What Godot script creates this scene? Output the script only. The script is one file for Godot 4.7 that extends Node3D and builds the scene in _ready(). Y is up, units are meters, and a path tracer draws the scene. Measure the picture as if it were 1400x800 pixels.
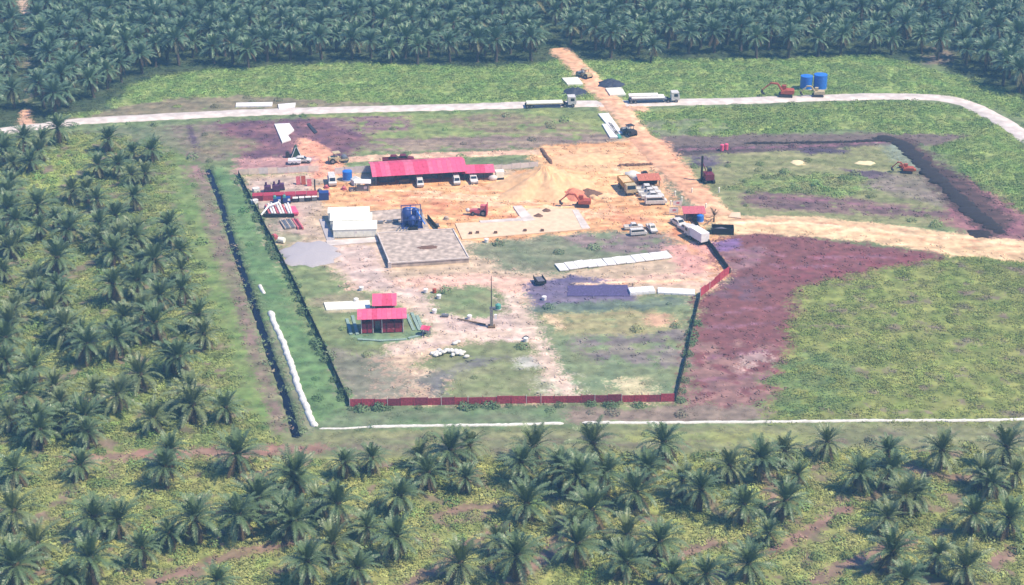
extends Node3D
# Oil palm plantation with a fenced building site, seen from the air. Metres, y up.
# The ground is mapped in plan (x, z) by surveyed outlines.

const X0 := -190.0
const Z0 := -250.0
const MW := 1520
const MH := 1500
const RES := 0.25
const GX := 0.5
const GZ := 1.2

var rng := RandomNumberGenerator.new()
var M := {}
var taken := {}
var rgbmap := PackedByteArray()
var cover := PackedByteArray()
var n_warp := PackedByteArray()
var n_warp2 := PackedByteArray()
var n_mid := PackedByteArray()
var n_fine := PackedByteArray()
var n_blot := PackedByteArray()
var n_streak := PackedByteArray()
var clear := []
var n_grain := PackedByteArray()
var ditch := PackedVector2Array([Vector2(-71.7, -71.9), Vector2(-69.4, -64.1), Vector2(-65.9, -52.0), Vector2(-59.4, -26.4), Vector2(-54.2, -7.2), Vector2(-49.4, 10.4), Vector2(-44.3, 29.5), Vector2(-40.2, 44.1), Vector2(-36.7, 58.6)])
var ground_mat: StandardMaterial3D

func _ready():
	rng.seed = 7
	# --- camera
	var cam := Camera3D.new(); cam.name = "camera"; add_child(cam)
	cam.position = Vector3(0, 150, 332.152)
	cam.rotation_degrees = Vector3(-24.304, 0, 0)
	cam.fov = 18.18; cam.near = 1.0; cam.far = 6000.0; cam.current = true
	# --- sky, haze, exposure
	var e := Environment.new()
	var sm := ProceduralSkyMaterial.new()
	sm.sky_top_color = Color(0.30, 0.48, 0.78); sm.sky_horizon_color = Color(0.74, 0.82, 0.92); sm.sky_curve = 0.12
	sm.ground_horizon_color = Color(0.55, 0.60, 0.60); sm.ground_bottom_color = Color(0.25, 0.28, 0.22)
	var sky := Sky.new(); sky.sky_material = sm
	e.background_mode = Environment.BG_SKY; e.sky = sky
	e.tonemap_mode = Environment.TONE_MAPPER_LINEAR; e.tonemap_exposure = 1.47
	e.fog_enabled = true; e.fog_density = 0.00037; e.fog_light_color = Color(0.56, 0.78, 0.93)
	e.sdfgi_enabled = true; e.ssao_enabled = true; e.ssil_enabled = true
	var we := WorldEnvironment.new(); we.environment = e; add_child(we)
	# --- sun: high, from the east side and a little from the camera side
	var sun := DirectionalLight3D.new(); sun.name = "sun"; add_child(sun)
	sun.look_at_from_position(Vector3(0.52, 0.83, 0.20) * 100.0, Vector3.ZERO)
	sun.light_energy = 1.6; sun.light_color = Color(1.0, 0.945, 0.84); sun.light_angular_distance = 0.5; sun.shadow_enabled = true

	materials()
	paint_ground()
	build_ground()
	build_roads()
	build_site()
	build_vehicles()
	build_small_things()
	build_palms()
	scatter_vegetation()

# ---------------------------------------------------------------- helpers
func numbered(called: String) -> String:
	var n: int = taken.get(called, 0)
	taken[called] = n + 1
	return called if n == 0 else "%s_%03d" % [called, n]

func tag(o: Node, label: String, category: String, group := "", kind := ""):
	o.set_meta("label", label); o.set_meta("category", category)
	if group: o.set_meta("group", group)
	o.set_meta("kind", kind if kind else "thing")
	return o

func thing(called: String, at: Vector2, yaw: float, label: String, category: String, group := "", y := 0.0) -> Node3D:
	var o := Node3D.new(); o.name = numbered(called); add_child(o)
	o.position = Vector3(at.x, y, at.y); o.rotation.y = deg_to_rad(yaw)
	tag(o, label, category, group)
	return o

func S() -> SurfaceTool:
	var s := SurfaceTool.new(); s.begin(Mesh.PRIMITIVE_TRIANGLES); s.set_smooth_group(-1)
	return s

func part(parent: Node, called: String, s: SurfaceTool, m: Material) -> MeshInstance3D:
	s.generate_normals()
	var o := MeshInstance3D.new(); o.mesh = s.commit(); o.name = called; o.material_override = m
	parent.add_child(o, true)
	return o

func solo(called: String, s: SurfaceTool, m: Material, at: Vector2, yaw: float, label: String, category: String, group := "", kind := "") -> MeshInstance3D:
	var o := part(self, numbered(called), s, m)
	o.position = Vector3(at.x, 0, at.y); o.rotation.y = deg_to_rad(yaw)
	tag(o, label, category, group, kind)
	return o

func struct(called: String, s: SurfaceTool, m: Material) -> MeshInstance3D:
	var o := part(self, called, s, m); o.set_meta("kind", "structure")
	return o

func copy(o: Node3D, at: Vector2, yaw: float, label := "") -> Node3D:
	var c: Node3D = o.duplicate()
	c.name = numbered(String(o.name).rstrip("_0123456789")); add_child(c)
	c.position = Vector3(at.x, o.position.y, at.y); c.rotation.y = deg_to_rad(yaw)
	if label: c.set_meta("label", label)
	return c

func tri(s: SurfaceTool, a: Vector3, b: Vector3, c: Vector3):
	s.add_vertex(a); s.add_vertex(b); s.add_vertex(c)

func quad(s: SurfaceTool, a: Vector3, b: Vector3, c: Vector3, d: Vector3):
	tri(s, a, b, c); tri(s, a, c, d)

func bx(s: SurfaceTool, c: Vector3, z: Vector3, b := Basis.IDENTITY):
	var h := z * 0.5
	var p := []
	for i in 8:
		p.append(c + b * Vector3(h.x if i & 1 else -h.x, h.y if i & 2 else -h.y, h.z if i & 4 else -h.z))
	quad(s, p[0], p[2], p[3], p[1]); quad(s, p[4], p[5], p[7], p[6])
	quad(s, p[0], p[4], p[6], p[2]); quad(s, p[1], p[3], p[7], p[5])
	quad(s, p[2], p[6], p[7], p[3]); quad(s, p[0], p[1], p[5], p[4])

func tube(s: SurfaceTool, a: Vector3, b: Vector3, r0: float, r1: float, n := 8):
	var d := (b - a).normalized()
	var u := d.cross(Vector3.UP if absf(d.y) < 0.9 else Vector3.RIGHT).normalized()
	var v := d.cross(u)
	for i in n:
		var t0 := TAU * i / n
		var t1 := TAU * (i + 1) / n
		var e0 := u * cos(t0) + v * sin(t0)
		var e1 := u * cos(t1) + v * sin(t1)
		s.set_smooth_group(1)
		quad(s, a + e0 * r0, a + e1 * r0, b + e1 * r1, b + e0 * r1)
		s.set_smooth_group(-1)
		tri(s, a, a + e1 * r0, a + e0 * r0); tri(s, b, b + e0 * r1, b + e1 * r1)

func ext(s: SurfaceTool, pts: PackedVector2Array, z0: float, z1: float):   # side outline (x, y) across z
	var idx := Geometry2D.triangulate_polygon(pts)
	for k in range(0, idx.size(), 3):
		var a := pts[idx[k]]; var b := pts[idx[k + 1]]; var c := pts[idx[k + 2]]
		tri(s, Vector3(a.x, a.y, z1), Vector3(b.x, b.y, z1), Vector3(c.x, c.y, z1))
		tri(s, Vector3(a.x, a.y, z0), Vector3(c.x, c.y, z0), Vector3(b.x, b.y, z0))
	for k in pts.size():
		var a := pts[k]; var b := pts[(k + 1) % pts.size()]
		quad(s, Vector3(a.x, a.y, z0), Vector3(b.x, b.y, z0), Vector3(b.x, b.y, z1), Vector3(a.x, a.y, z1))

func plate(s: SurfaceTool, pts: PackedVector2Array, y0: float, y1: float):   # plan outline (x, z) with thickness
	var idx := Geometry2D.triangulate_polygon(pts)
	for k in range(0, idx.size(), 3):
		var a := pts[idx[k]]; var b := pts[idx[k + 1]]; var c := pts[idx[k + 2]]
		tri(s, Vector3(a.x, y1, a.y), Vector3(b.x, y1, b.y), Vector3(c.x, y1, c.y))
	for k in pts.size():
		var a := pts[k]; var b := pts[(k + 1) % pts.size()]
		quad(s, Vector3(a.x, y0, a.y), Vector3(b.x, y0, b.y), Vector3(b.x, y1, b.y), Vector3(a.x, y1, a.y))

func lump(s: SurfaceTool, c: Vector3, r: Vector3, amp := 0.15, n := 9, m := 6):
	var g := []
	for j in m + 1:
		var row := []
		var th := PI * j / m
		for i in n:
			var ph := TAU * i / n
			var k := 1.0 + (rng.randf() - 0.5) * 2.0 * amp * sin(th)
			row.append(c + Vector3(r.x * sin(th) * cos(ph), r.y * cos(th), r.z * sin(th) * sin(ph)) * k)
		g.append(row)
	s.set_smooth_group(2)
	for j in m:
		for i in n:
			var i2 := (i + 1) % n
			quad(s, g[j][i], g[j + 1][i], g[j + 1][i2], g[j][i2])
	s.set_smooth_group(-1)

func heap(s: SurfaceTool, rx: float, rz: float, h: float, power := 1.0, amp := 0.12, n := 28, m := 9):   # loose material tipped on the ground
	var nz := FastNoiseLite.new(); nz.seed = rng.randi() % 10000; nz.frequency = 0.35
	var g := []
	for j in m + 1:
		var row := []
		var q := float(j) / m
		for i in n:
			var ph := TAU * i / n
			var w := 1.0 + 0.22 * nz.get_noise_2d(cos(ph) * 4.0, sin(ph) * 4.0) / 0.5
			var x := rx * q * cos(ph) * w
			var z := rz * q * sin(ph) * w
			var y := h * pow(maxf(0.0, 1.0 - q), power) * (1.0 + amp * 2.0 * nz.get_noise_2d(x * 1.7 + 31.0, z * 1.7)) + amp * 0.7 * nz.get_noise_2d(x * 3.0, z * 3.0 + 9.0) * (1.0 - q)
			row.append(Vector3(x, y if j < m else -0.08, z))
		g.append(row)
	s.set_smooth_group(2)
	for j in m:
		for i in n:
			var i2 := (i + 1) % n
			quad(s, g[j][i], g[j + 1][i], g[j + 1][i2], g[j][i2])
	s.set_smooth_group(-1)

func noise_tex(freq: float, lo: float, hi: float, oct := 4, size := 256, sd := 3) -> ImageTexture:
	var nz := FastNoiseLite.new(); nz.noise_type = FastNoiseLite.TYPE_SIMPLEX_SMOOTH; nz.seed = sd; nz.frequency = freq; nz.fractal_octaves = oct
	var im := nz.get_seamless_image(size, size)
	im.convert(Image.FORMAT_RGB8)
	var d := im.get_data()
	for i in d.size(): d[i] = int(lerpf(lo, hi, d[i] / 255.0) * 255.0)
	return ImageTexture.create_from_image(Image.create_from_data(size, size, false, Image.FORMAT_RGB8, d))

func mat(r: int, g: int, b: int, rough := 0.8, tex: Texture2D = null, scale := 0.5, metal := 0.0) -> StandardMaterial3D:
	var m := StandardMaterial3D.new()
	m.albedo_color = Color8(r, g, b); m.roughness = rough; m.metallic = metal
	if tex:
		m.albedo_texture = tex; m.uv1_triplanar = true; m.uv1_world_triplanar = true; m.uv1_scale = Vector3.ONE * scale
	return m

func materials():
	var grime := noise_tex(0.02, 0.62, 1.0)
	var soft := noise_tex(0.012, 0.88, 1.0, 5, 256, 11)
	var grime2 := noise_tex(0.016, 0.78, 1.0, 6, 256, 21)
	var coarse := noise_tex(0.05, 0.45, 1.0, 3, 256, 5)
	var coarse2 := noise_tex(0.05, 0.68, 1.0, 3, 256, 5)
	M.frond = mat(108, 132, 88, 0.45, coarse2, 0.23)
	M.frond.backlight_enabled = true; M.frond.backlight = Color(0.10, 0.15, 0.06)
	M.frond2 = mat(126, 142, 94, 0.45, coarse2, 0.23)
	M.frond2.backlight_enabled = true; M.frond2.backlight = Color(0.11, 0.16, 0.06)
	M.frond3 = mat(116, 146, 106, 0.42, coarse2, 0.23)  # far palms: leaf colour raised to stand in for distance haze
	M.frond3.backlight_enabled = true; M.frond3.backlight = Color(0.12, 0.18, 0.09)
	M.frond4 = mat(102, 132, 100, 0.42, coarse2, 0.23)  # darker far frond, haze likewise mixed into its green
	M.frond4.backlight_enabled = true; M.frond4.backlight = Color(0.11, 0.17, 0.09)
	M.old = mat(138, 136, 92, 0.6, coarse2, 0.23)
	M.dead = mat(128, 108, 82, 0.9, coarse, 0.3)
	M.trunk = mat(112, 98, 86, 0.95, coarse, 0.6)
	M.bark = mat(96, 84, 60, 0.95, coarse, 0.6)
	M.leaf = StandardMaterial3D.new(); M.leaf.vertex_color_use_as_albedo = true; M.leaf.roughness = 0.75
	M.leaf.backlight_enabled = true; M.leaf.backlight = Color(0.06, 0.08, 0.03)
	M.concrete = mat(226, 212, 202, 0.9, grime2, 0.07)
	M.slab = mat(214, 194, 178, 0.9, grime, 0.09)
	M.beige = mat(226, 196, 164, 0.9, soft, 0.15)
	M.gravel = mat(184, 177, 180, 0.95, grime2, 0.7)
	M.sand = mat(240, 194, 146, 0.95, grime2, 0.14)
	M.clay = mat(226, 140, 110, 0.95, grime2, 0.4)
	M.pale_sand = mat(236, 216, 170, 0.95, soft, 0.3)
	M.peat = mat(58, 48, 50, 0.95, coarse, 0.4)
	M.brownsoil = mat(150, 112, 92, 0.95, coarse, 0.4)
	M.red_roof = mat(238, 96, 132, 0.55, soft, 0.25)
	M.red_roof2 = mat(226, 80, 116, 0.6, grime2, 0.2)
	M.red_roof3 = mat(240, 112, 142, 0.5, grime2, 0.2)
	M.red_wall = mat(200, 60, 84, 0.7, grime, 0.5)
	M.red_panel = mat(212, 84, 102, 0.6, grime, 0.35)
	M.red_panel2 = mat(172, 72, 94, 0.6, grime, 0.35)
	M.red_panel3 = mat(196, 74, 92, 0.6, grime, 0.35)
	M.dark_red = mat(130, 40, 66, 0.6, grime, 0.5)
	M.pink = mat(232, 120, 130, 0.7, grime, 0.5)
	M.dark_wall = mat(160, 157, 152, 0.8, grime, 0.5)
	M.black = mat(34, 35, 40, 0.8, grime, 0.5)
	M.tyre = mat(28, 28, 30, 0.9)
	M.steel = mat(150, 152, 158, 0.5, grime, 0.6, 0.3)
	M.dark_steel = mat(70, 68, 74, 0.6, grime, 0.6, 0.2)
	M.white = mat(242, 238, 234, 0.5, soft, 0.3)
	M.car_white = mat(226, 220, 212, 0.45, grime2, 0.5)
	M.white_cloth = mat(232, 228, 218, 0.9, grime2, 0.3)
	M.cream = mat(244, 240, 222, 0.7, soft, 0.25)
	M.cream_fence = mat(240, 218, 198, 0.7, soft, 0.3)
	M.grey_fence = mat(224, 212, 206, 0.7, soft, 0.3)
	M.net = mat(44, 56, 56, 0.9, coarse, 0.5)
	M.green_net = mat(160, 186, 172, 0.9, grime, 0.5)
	M.green_sheet = mat(60, 96, 74, 0.9, grime, 0.5)
	M.blue = mat(46, 120, 214, 0.45, soft, 0.4)
	M.machine_blue = mat(48, 78, 156, 0.5, grime, 0.5)
	M.violet_mat = mat(98, 88, 136, 0.85, grime, 0.3)
	M.orange = mat(204, 98, 68, 0.55, grime, 0.5)
	M.orange_roof = mat(226, 132, 104, 0.7, grime, 0.4)
	M.yellow = mat(206, 160, 70, 0.6, grime, 0.5)
	M.cream_metal = mat(226, 204, 160, 0.6, grime, 0.5)
	M.grey_panel = mat(120, 118, 132, 0.8, grime, 0.4)
	M.teal = mat(96, 178, 164, 0.8, grime, 0.4)
	M.purple = mat(104, 56, 104, 0.7, grime, 0.5)
	M.glass = mat(40, 46, 56, 0.15)
	M.tarp = mat(70, 76, 98, 0.7, coarse, 0.4)
	M.wood = mat(140, 112, 84, 0.9, grime, 0.5)
	M.skin = mat(120, 84, 66, 0.8)
	M.water = mat(14, 15, 30, 0.08); M.water.metallic_specular = 0.25
	M.far = mat(84, 102, 70, 0.95, coarse, 0.02)

# ---------------------------------------------------------------- ground
func noise_bytes(freq: float, sd: int, oct := 4, w := MW, h := MH, gain := 0.5) -> PackedByteArray:
	var nz := FastNoiseLite.new(); nz.noise_type = FastNoiseLite.TYPE_SIMPLEX_SMOOTH
	nz.seed = sd; nz.frequency = freq; nz.fractal_octaves = oct; nz.fractal_gain = gain
	var im := nz.get_image(w, h)
	im.convert(Image.FORMAT_L8)
	if w != MW or h != MH: im.resize(MW, MH, Image.INTERPOLATE_CUBIC)
	return im.get_data()

func bare(c: Color) -> Color:      # photographed tone -> surface tone (air light taken off)
	var l := c.srgb_to_linear()
	l = Color(maxf(0.004, (l.r - 0.014) * 0.80), maxf(0.004, (l.g - 0.016) * 0.80), maxf(0.004, (l.b - 0.024) * 0.80))
	return l.linear_to_srgb()

func patch(poly: PackedVector2Array, a: Array, b: Array, cov: int, dens := 1.0, warp := 1.6, streak := 0.0):
	var ca := bare(Color8(a[0], a[1], a[2])); var cb := bare(Color8(b[0], b[1], b[2]))
	var x0 := 1e9; var x1 := -1e9; var z0 := 1e9; var z1 := -1e9
	for p in poly:
		x0 = minf(x0, p.x); x1 = maxf(x1, p.x); z0 = minf(z0, p.y); z1 = maxf(z1, p.y)
	var i0 := maxi(0, int((x0 - warp - X0) / RES)); var i1 := mini(MW - 1, int((x1 + warp - X0) / RES))
	var j0 := maxi(0, int((z0 - warp - Z0) / RES)); var j1 := mini(MH - 1, int((z1 + warp - Z0) / RES))
	var lim := int(dens * 255.0)
	var lim2 := int(-dens * 255.0)
	var kj := minf(warp, 1.8) * 2.3 / 255.0
	var kw := warp * 2.4 / 255.0
	for j in range(j0, j1 + 1):
		var z := Z0 + (j + 0.5) * RES
		for i in range(i0, i1 + 1):
			var k := j * MW + i
			if dens < 0.0:
				if n_fine[k] > lim2: continue
			elif dens < 1.0 and n_blot[k] + (n_grain[k] >> 3) > lim + 16: continue
			var jx := (n_grain[k] - 127) * kj; var jz := (n_grain[(k + 7919) % (MW * MH)] - 127) * kj * 0.6
			var p := Vector2(X0 + (i + 0.5) * RES + (n_warp[k] - 127) * kw + jx, z + (n_warp2[k] - 127) * kw + jz)
			if not Geometry2D.is_point_in_polygon(p, poly): continue
			var t := (n_mid[k] * (1.0 - streak) + n_streak[k] * streak) / 255.0
			t = clampf((t - 0.5) * 2.2 + 0.5, 0.0, 1.0)
			var f := (0.74 + 0.52 * n_fine[k] / 255.0) * (0.86 + 0.28 * n_streak[k] / 255.0)
			var q := k * 3
			rgbmap[q] = mini(255, int(lerpf(ca.r, cb.r, t) * f * 255.0))
			rgbmap[q + 1] = mini(255, int(lerpf(ca.g, cb.g, t) * f * 255.0))
			rgbmap[q + 2] = mini(255, int(lerpf(ca.b, cb.b, t) * f * 255.0))
			cover[k] = cov

func strip(line: PackedVector2Array, w: float) -> PackedVector2Array:    # band of width w along a line
	var l := PackedVector2Array(); var r := PackedVector2Array()
	for i in line.size():
		var d := (line[mini(i + 1, line.size() - 1)] - line[maxi(i - 1, 0)]).normalized()
		var n := Vector2(-d.y, d.x) * w * 0.5
		l.append(line[i] + n); r.append(line[i] - n)
	r.reverse(); l.append_array(r)
	return l

func paint_ground():
	n_warp = noise_bytes(0.03, 1, 6, MW, MH, 0.62); n_warp2 = noise_bytes(0.03, 2, 6, MW, MH, 0.62)
	n_mid = noise_bytes(0.03, 3, 6, MW, MH, 0.6); n_fine = noise_bytes(0.09, 4, 5, MW, MH, 0.7); n_blot = noise_bytes(0.035, 5, 6, MW, MH, 0.6)
	n_streak = noise_bytes(0.06, 6, 5, MW / 6, MH, 0.65)
	var gr := RandomNumberGenerator.new(); gr.seed = 5
	n_grain.resize(MW * MH)
	for i in MW * MH: n_grain[i] = gr.randi() & 255
	rgbmap.resize(MW * MH * 3); cover.resize(MW * MH)
	var all := PackedVector2Array([Vector2(-200, -260), Vector2(200, -260), Vector2(200, 130), Vector2(-200, 130)])
	patch(all, [112, 128, 92], [134, 146, 104], 1)
	# floor under the far palms, verge between them and the road
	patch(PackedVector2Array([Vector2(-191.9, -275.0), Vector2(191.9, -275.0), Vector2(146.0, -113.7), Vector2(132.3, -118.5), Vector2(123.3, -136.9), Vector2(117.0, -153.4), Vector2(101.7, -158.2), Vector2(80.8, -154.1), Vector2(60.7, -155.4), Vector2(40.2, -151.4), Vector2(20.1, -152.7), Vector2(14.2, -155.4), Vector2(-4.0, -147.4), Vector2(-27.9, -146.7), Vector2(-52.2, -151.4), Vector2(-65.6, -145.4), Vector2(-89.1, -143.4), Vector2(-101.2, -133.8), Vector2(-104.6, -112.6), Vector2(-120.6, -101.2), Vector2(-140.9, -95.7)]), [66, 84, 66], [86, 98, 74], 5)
	patch(PackedVector2Array([Vector2(-103.0, -113.7), Vector2(-101.4, -135.0), Vector2(-89.6, -146.0), Vector2(-52.5, -154.1), Vector2(-4.0, -150.0), Vector2(14.2, -158.2), Vector2(20.2, -155.4), Vector2(61.0, -158.2), Vector2(102.2, -161.0), Vector2(123.9, -139.5), Vector2(134.5, -119.6), Vector2(130.7, -105.1), Vector2(125.5, -113.7), Vector2(115.0, -125.7), Vector2(92.2, -126.9), Vector2(57.3, -123.9), Vector2(30.4, -120.8), Vector2(-18.8, -116.7), Vector2(-71.4, -115.5), Vector2(-110.8, -106.8), Vector2(-118.5, -108.0)]), [130, 156, 92], [156, 170, 106], 3)
	patch(PackedVector2Array([Vector2(-115.9, -104.6), Vector2(-106.2, -111.4), Vector2(-94.9, -120.8), Vector2(-70.9, -125.7), Vector2(-41.8, -120.8), Vector2(-26.5, -118.5), Vector2(-45.0, -114.9), Vector2(-74.6, -112.0)]), [128, 122, 100], [150, 136, 112], 1, 0.8)
	patch(PackedVector2Array([Vector2(118.6, -170.9), Vector2(125.7, -165.2), Vector2(120.6, -151.4), Vector2(113.2, -152.7)]), [120, 112, 104], [136, 122, 110], 1, 0.7)
	# fields between road and site
	patch(PackedVector2Array([Vector2(-115.2, -94.1), Vector2(-82.8, -104.6), Vector2(-75.0, -69.9), Vector2(-111.0, -83.5)]), [112, 126, 96], [138, 140, 112], 1)
	patch(PackedVector2Array([Vector2(-86.8, -101.2), Vector2(-73.6, -104.6), Vector2(-67.6, -77.9), Vector2(-76.2, -72.9)]), [140, 122, 116], [126, 126, 100], 1)
	patch(PackedVector2Array([Vector2(-53.9, -110.3), Vector2(24.3, -113.7), Vector2(26.2, -92.5), Vector2(0.0, -88.2), Vector2(-40.2, -79.9), Vector2(-46.6, -91.4)]), [130, 146, 96], [150, 158, 104], 1)
	patch(PackedVector2Array([Vector2(-25.8, -105.1), Vector2(-1.9, -112.6), Vector2(14.7, -105.1), Vector2(23.6, -97.9), Vector2(3.6, -90.3), Vector2(-10.9, -97.9)]), [146, 128, 112], [150, 148, 110], 1, 0.6, 1.6, 0.7)
	patch(PackedVector2Array([Vector2(-37.6, -91.4), Vector2(7.2, -94.6), Vector2(27.2, -96.8), Vector2(26.7, -89.3), Vector2(7.1, -85.0), Vector2(-35.1, -81.9)]), [140, 120, 116], [160, 142, 124], 1, 0.7, 1.6, 0.8)
	patch(PackedVector2Array([Vector2(30.0, -113.7), Vector2(104.4, -120.8), Vector2(118.0, -113.7), Vector2(126.5, -88.7), Vector2(113.6, -38.9), Vector2(106.5, -63.6), Vector2(101.4, -88.2), Vector2(87.3, -99.0), Vector2(35.9, -92.5), Vector2(33.0, -102.3)]), [128, 152, 90], [154, 166, 104], 3)
	patch(PackedVector2Array([Vector2(29.4, -103.4), Vector2(48.1, -108.0), Vector2(56.3, -97.9), Vector2(35.9, -92.5)]), [142, 140, 116], [128, 144, 100], 1, 0.6)
	# olive basin with its dark stripped bands
	patch(PackedVector2Array([Vector2(32.4, -93.5), Vector2(95.3, -93.5), Vector2(99.5, -47.6), Vector2(93.3, -33.8), Vector2(48.4, -42.3), Vector2(39.4, -69.9)]), [134, 142, 98], [152, 148, 112], 1, 1.0, 1.6, 0.6)
	patch(PackedVector2Array([Vector2(57.7, -66.0), Vector2(76.8, -68.0), Vector2(84.1, -61.3), Vector2(79.2, -52.9), Vector2(57.8, -52.9), Vector2(48.4, -57.5)]), [134, 156, 96], [146, 150, 104], 2, 0.8)
	patch(PackedVector2Array([Vector2(36.9, -93.5), Vector2(55.9, -94.6), Vector2(93.9, -95.7), Vector2(113.6, -94.6), Vector2(104.8, -87.1), Vector2(93.2, -87.1), Vector2(67.0, -84.0), Vector2(38.4, -78.9)]), [128, 112, 106], [114, 100, 98], 0, 1.0, 1.4, 0.8)
	patch(PackedVector2Array([Vector2(39.0, -86.1), Vector2(67.5, -87.1), Vector2(94.0, -91.4), Vector2(94.3, -88.2), Vector2(68.7, -83.0), Vector2(40.2, -79.9)]), [88, 76, 82], [104, 90, 92], 0, 1.0, 0.8, 0.7)
	patch(PackedVector2Array([Vector2(68.9, -85.0), Vector2(81.2, -84.5), Vector2(80.6, -80.9), Vector2(67.6, -81.4)]), [84, 74, 92], [96, 84, 100], 0)
	patch(PackedVector2Array([Vector2(42.0, -79.9), Vector2(49.7, -78.9), Vector2(48.9, -72.9), Vector2(43.0, -71.9)]), [92, 86, 104], [112, 98, 112], 0)
	patch(PackedVector2Array([Vector2(77.2, -70.9), Vector2(87.0, -68.0), Vector2(94.7, -62.2), Vector2(92.5, -61.3), Vector2(81.3, -64.6)]), [96, 84, 98], [112, 96, 106], 0, 1.0, 0.8)
	patch(PackedVector2Array([Vector2(54.0, -55.7), Vector2(69.5, -53.9), Vector2(95.5, -44.0), Vector2(96.2, -39.7), Vector2(67.8, -43.2), Vector2(50.6, -47.6)]), [114, 92, 98], [138, 114, 108], 0, 0.75, 1.8, 0.8)
	patch(PackedVector2Array([Vector2(96.3, -71.9), Vector2(98.0, -55.7), Vector2(99.1, -45.8), Vector2(96.6, -44.9), Vector2(83.0, -55.7), Vector2(80.7, -61.3)]), [146, 132, 124], [132, 126, 108], 0, 0.8)
	patch(PackedVector2Array([Vector2(96.0, -46.7), Vector2(105.2, -64.1), Vector2(108.6, -58.5), Vector2(114.0, -40.6), Vector2(109.7, -24.0), Vector2(98.5, -28.9), Vector2(94.6, -35.5)]), [142, 96, 108], [160, 118, 118], 0)
	patch(PackedVector2Array([Vector2(92.1, -93.5), Vector2(97.1, -91.4), Vector2(102.2, -73.9), Vector2(106.8, -56.6), Vector2(110.0, -38.9), Vector2(103.7, -27.2), Vector2(99.7, -37.2), Vector2(97.4, -48.4), Vector2(95.6, -69.9)]), [76, 62, 66], [100, 78, 80], 0, 0.95, 1.6, 0.3)
	patch(PackedVector2Array([Vector2(89.7, -88.2), Vector2(94.5, -87.1), Vector2(96.3, -69.9), Vector2(92.5, -69.9)]), [136, 146, 132], [142, 150, 130], 1)
	patch(PackedVector2Array([Vector2(67.7, -76.4), Vector2(70.1, -76.4), Vector2(69.6, -72.9), Vector2(66.5, -72.9)]), [226, 208, 160], [214, 196, 150], 0, 1.0, 0.4)
	# plantation floor beside the ditch
	patch(PackedVector2Array([Vector2(-136.1, -91.4), Vector2(-105.0, -96.8), Vector2(-83.3, -86.1), Vector2(-75.4, -47.6), Vector2(-56.8, 10.4), Vector2(-47.2, 49.6), Vector2(-38.1, 60.2), Vector2(-39.1, 64.7), Vector2(-91.4, 70.1)]), [122, 138, 84], [150, 156, 98], 2)
	patch(PackedVector2Array([Vector2(-118.1, -83.5), Vector2(-100.3, -78.4), Vector2(-97.0, -58.9), Vector2(-109.6, -55.7)]), [150, 166, 92], [164, 172, 106], 2)
	patch(PackedVector2Array([Vector2(-136.1, -91.4), Vector2(-105.0, -96.8), Vector2(-83.3, -86.1), Vector2(-75.4, -47.6), Vector2(-56.8, 10.4), Vector2(-47.2, 49.6), Vector2(-38.1, 60.2), Vector2(-39.1, 64.7), Vector2(-91.4, 70.1)]), [138, 122, 108], [124, 120, 96], 1, 0.36)
	patch(PackedVector2Array([Vector2(-83.6, -86.1), Vector2(-73.1, -71.9), Vector2(-62.2, -26.4), Vector2(-50.3, 17.0), Vector2(-38.1, 57.6), Vector2(-39.6, 60.2), Vector2(-47.2, 49.6), Vector2(-58.7, 7.0), Vector2(-75.0, -47.6)]), [112, 136, 84], [134, 148, 96], 1)
	patch(PackedVector2Array([Vector2(-75.0, -69.9), Vector2(-71.2, -69.9), Vector2(-63.7, -38.9), Vector2(-54.9, -7.2), Vector2(-47.2, 23.3), Vector2(-37.6, 58.1), Vector2(-40.4, 58.1), Vector2(-47.5, 32.5), Vector2(-55.2, 3.5), Vector2(-65.4, -31.3)]), [146, 122, 116], [132, 126, 104], 0, 0.85, 1.0)
	patch(PackedVector2Array([Vector2(-76.8, -73.4), Vector2(-73.1, -71.9), Vector2(-70.6, -61.3), Vector2(-73.5, -60.3)]), [160, 122, 126], [146, 124, 116], 0)
	# strip between ditch and fence
	patch(PackedVector2Array([Vector2(-71.7, -72.9), Vector2(-63.5, -66.0), Vector2(-44.7, -9.1), Vector2(-28.4, 48.5), Vector2(-28.1, 55.5), Vector2(-33.5, 57.1), Vector2(-35.2, 57.6), Vector2(-43.8, 26.5), Vector2(-50.2, 4.2)]), [98, 130, 88], [116, 142, 98], 1)
	patch(PackedVector2Array([Vector2(-47.6, 13.7), Vector2(-46.3, 12.4), Vector2(-39.9, 35.5), Vector2(-33.4, 57.6), Vector2(-35.4, 58.1), Vector2(-39.2, 44.1)]), [132, 134, 110], [142, 140, 116], 1, 0.9, 0.7)
	patch(PackedVector2Array([Vector2(-29.5, 48.5), Vector2(10.9, 47.5), Vector2(11.3, 54.5), Vector2(-33.7, 57.1)]), [110, 132, 98], [124, 132, 106], 1)
	patch(PackedVector2Array([Vector2(9.6, 49.6), Vector2(29.5, 48.0), Vector2(46.1, 48.5), Vector2(45.4, 53.7), Vector2(10.1, 54.5)]), [138, 122, 112], [148, 132, 120], 1, 1.0, 1.2, 0.6)
	patch(PackedVector2Array([Vector2(-39.9, 57.6), Vector2(94.6, 53.9), Vector2(90.2, 70.1), Vector2(-37.9, 74.9)]), [128, 134, 100], [140, 140, 104], 1, 1.0, 1.6, 0.7)
	patch(PackedVector2Array([Vector2(-34.7, 59.7), Vector2(93.9, 56.6), Vector2(92.7, 60.7), Vector2(-34.2, 64.7)]), [136, 122, 110], [126, 132, 100], 1, 0.55, 1.6, 0.8)
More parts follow.
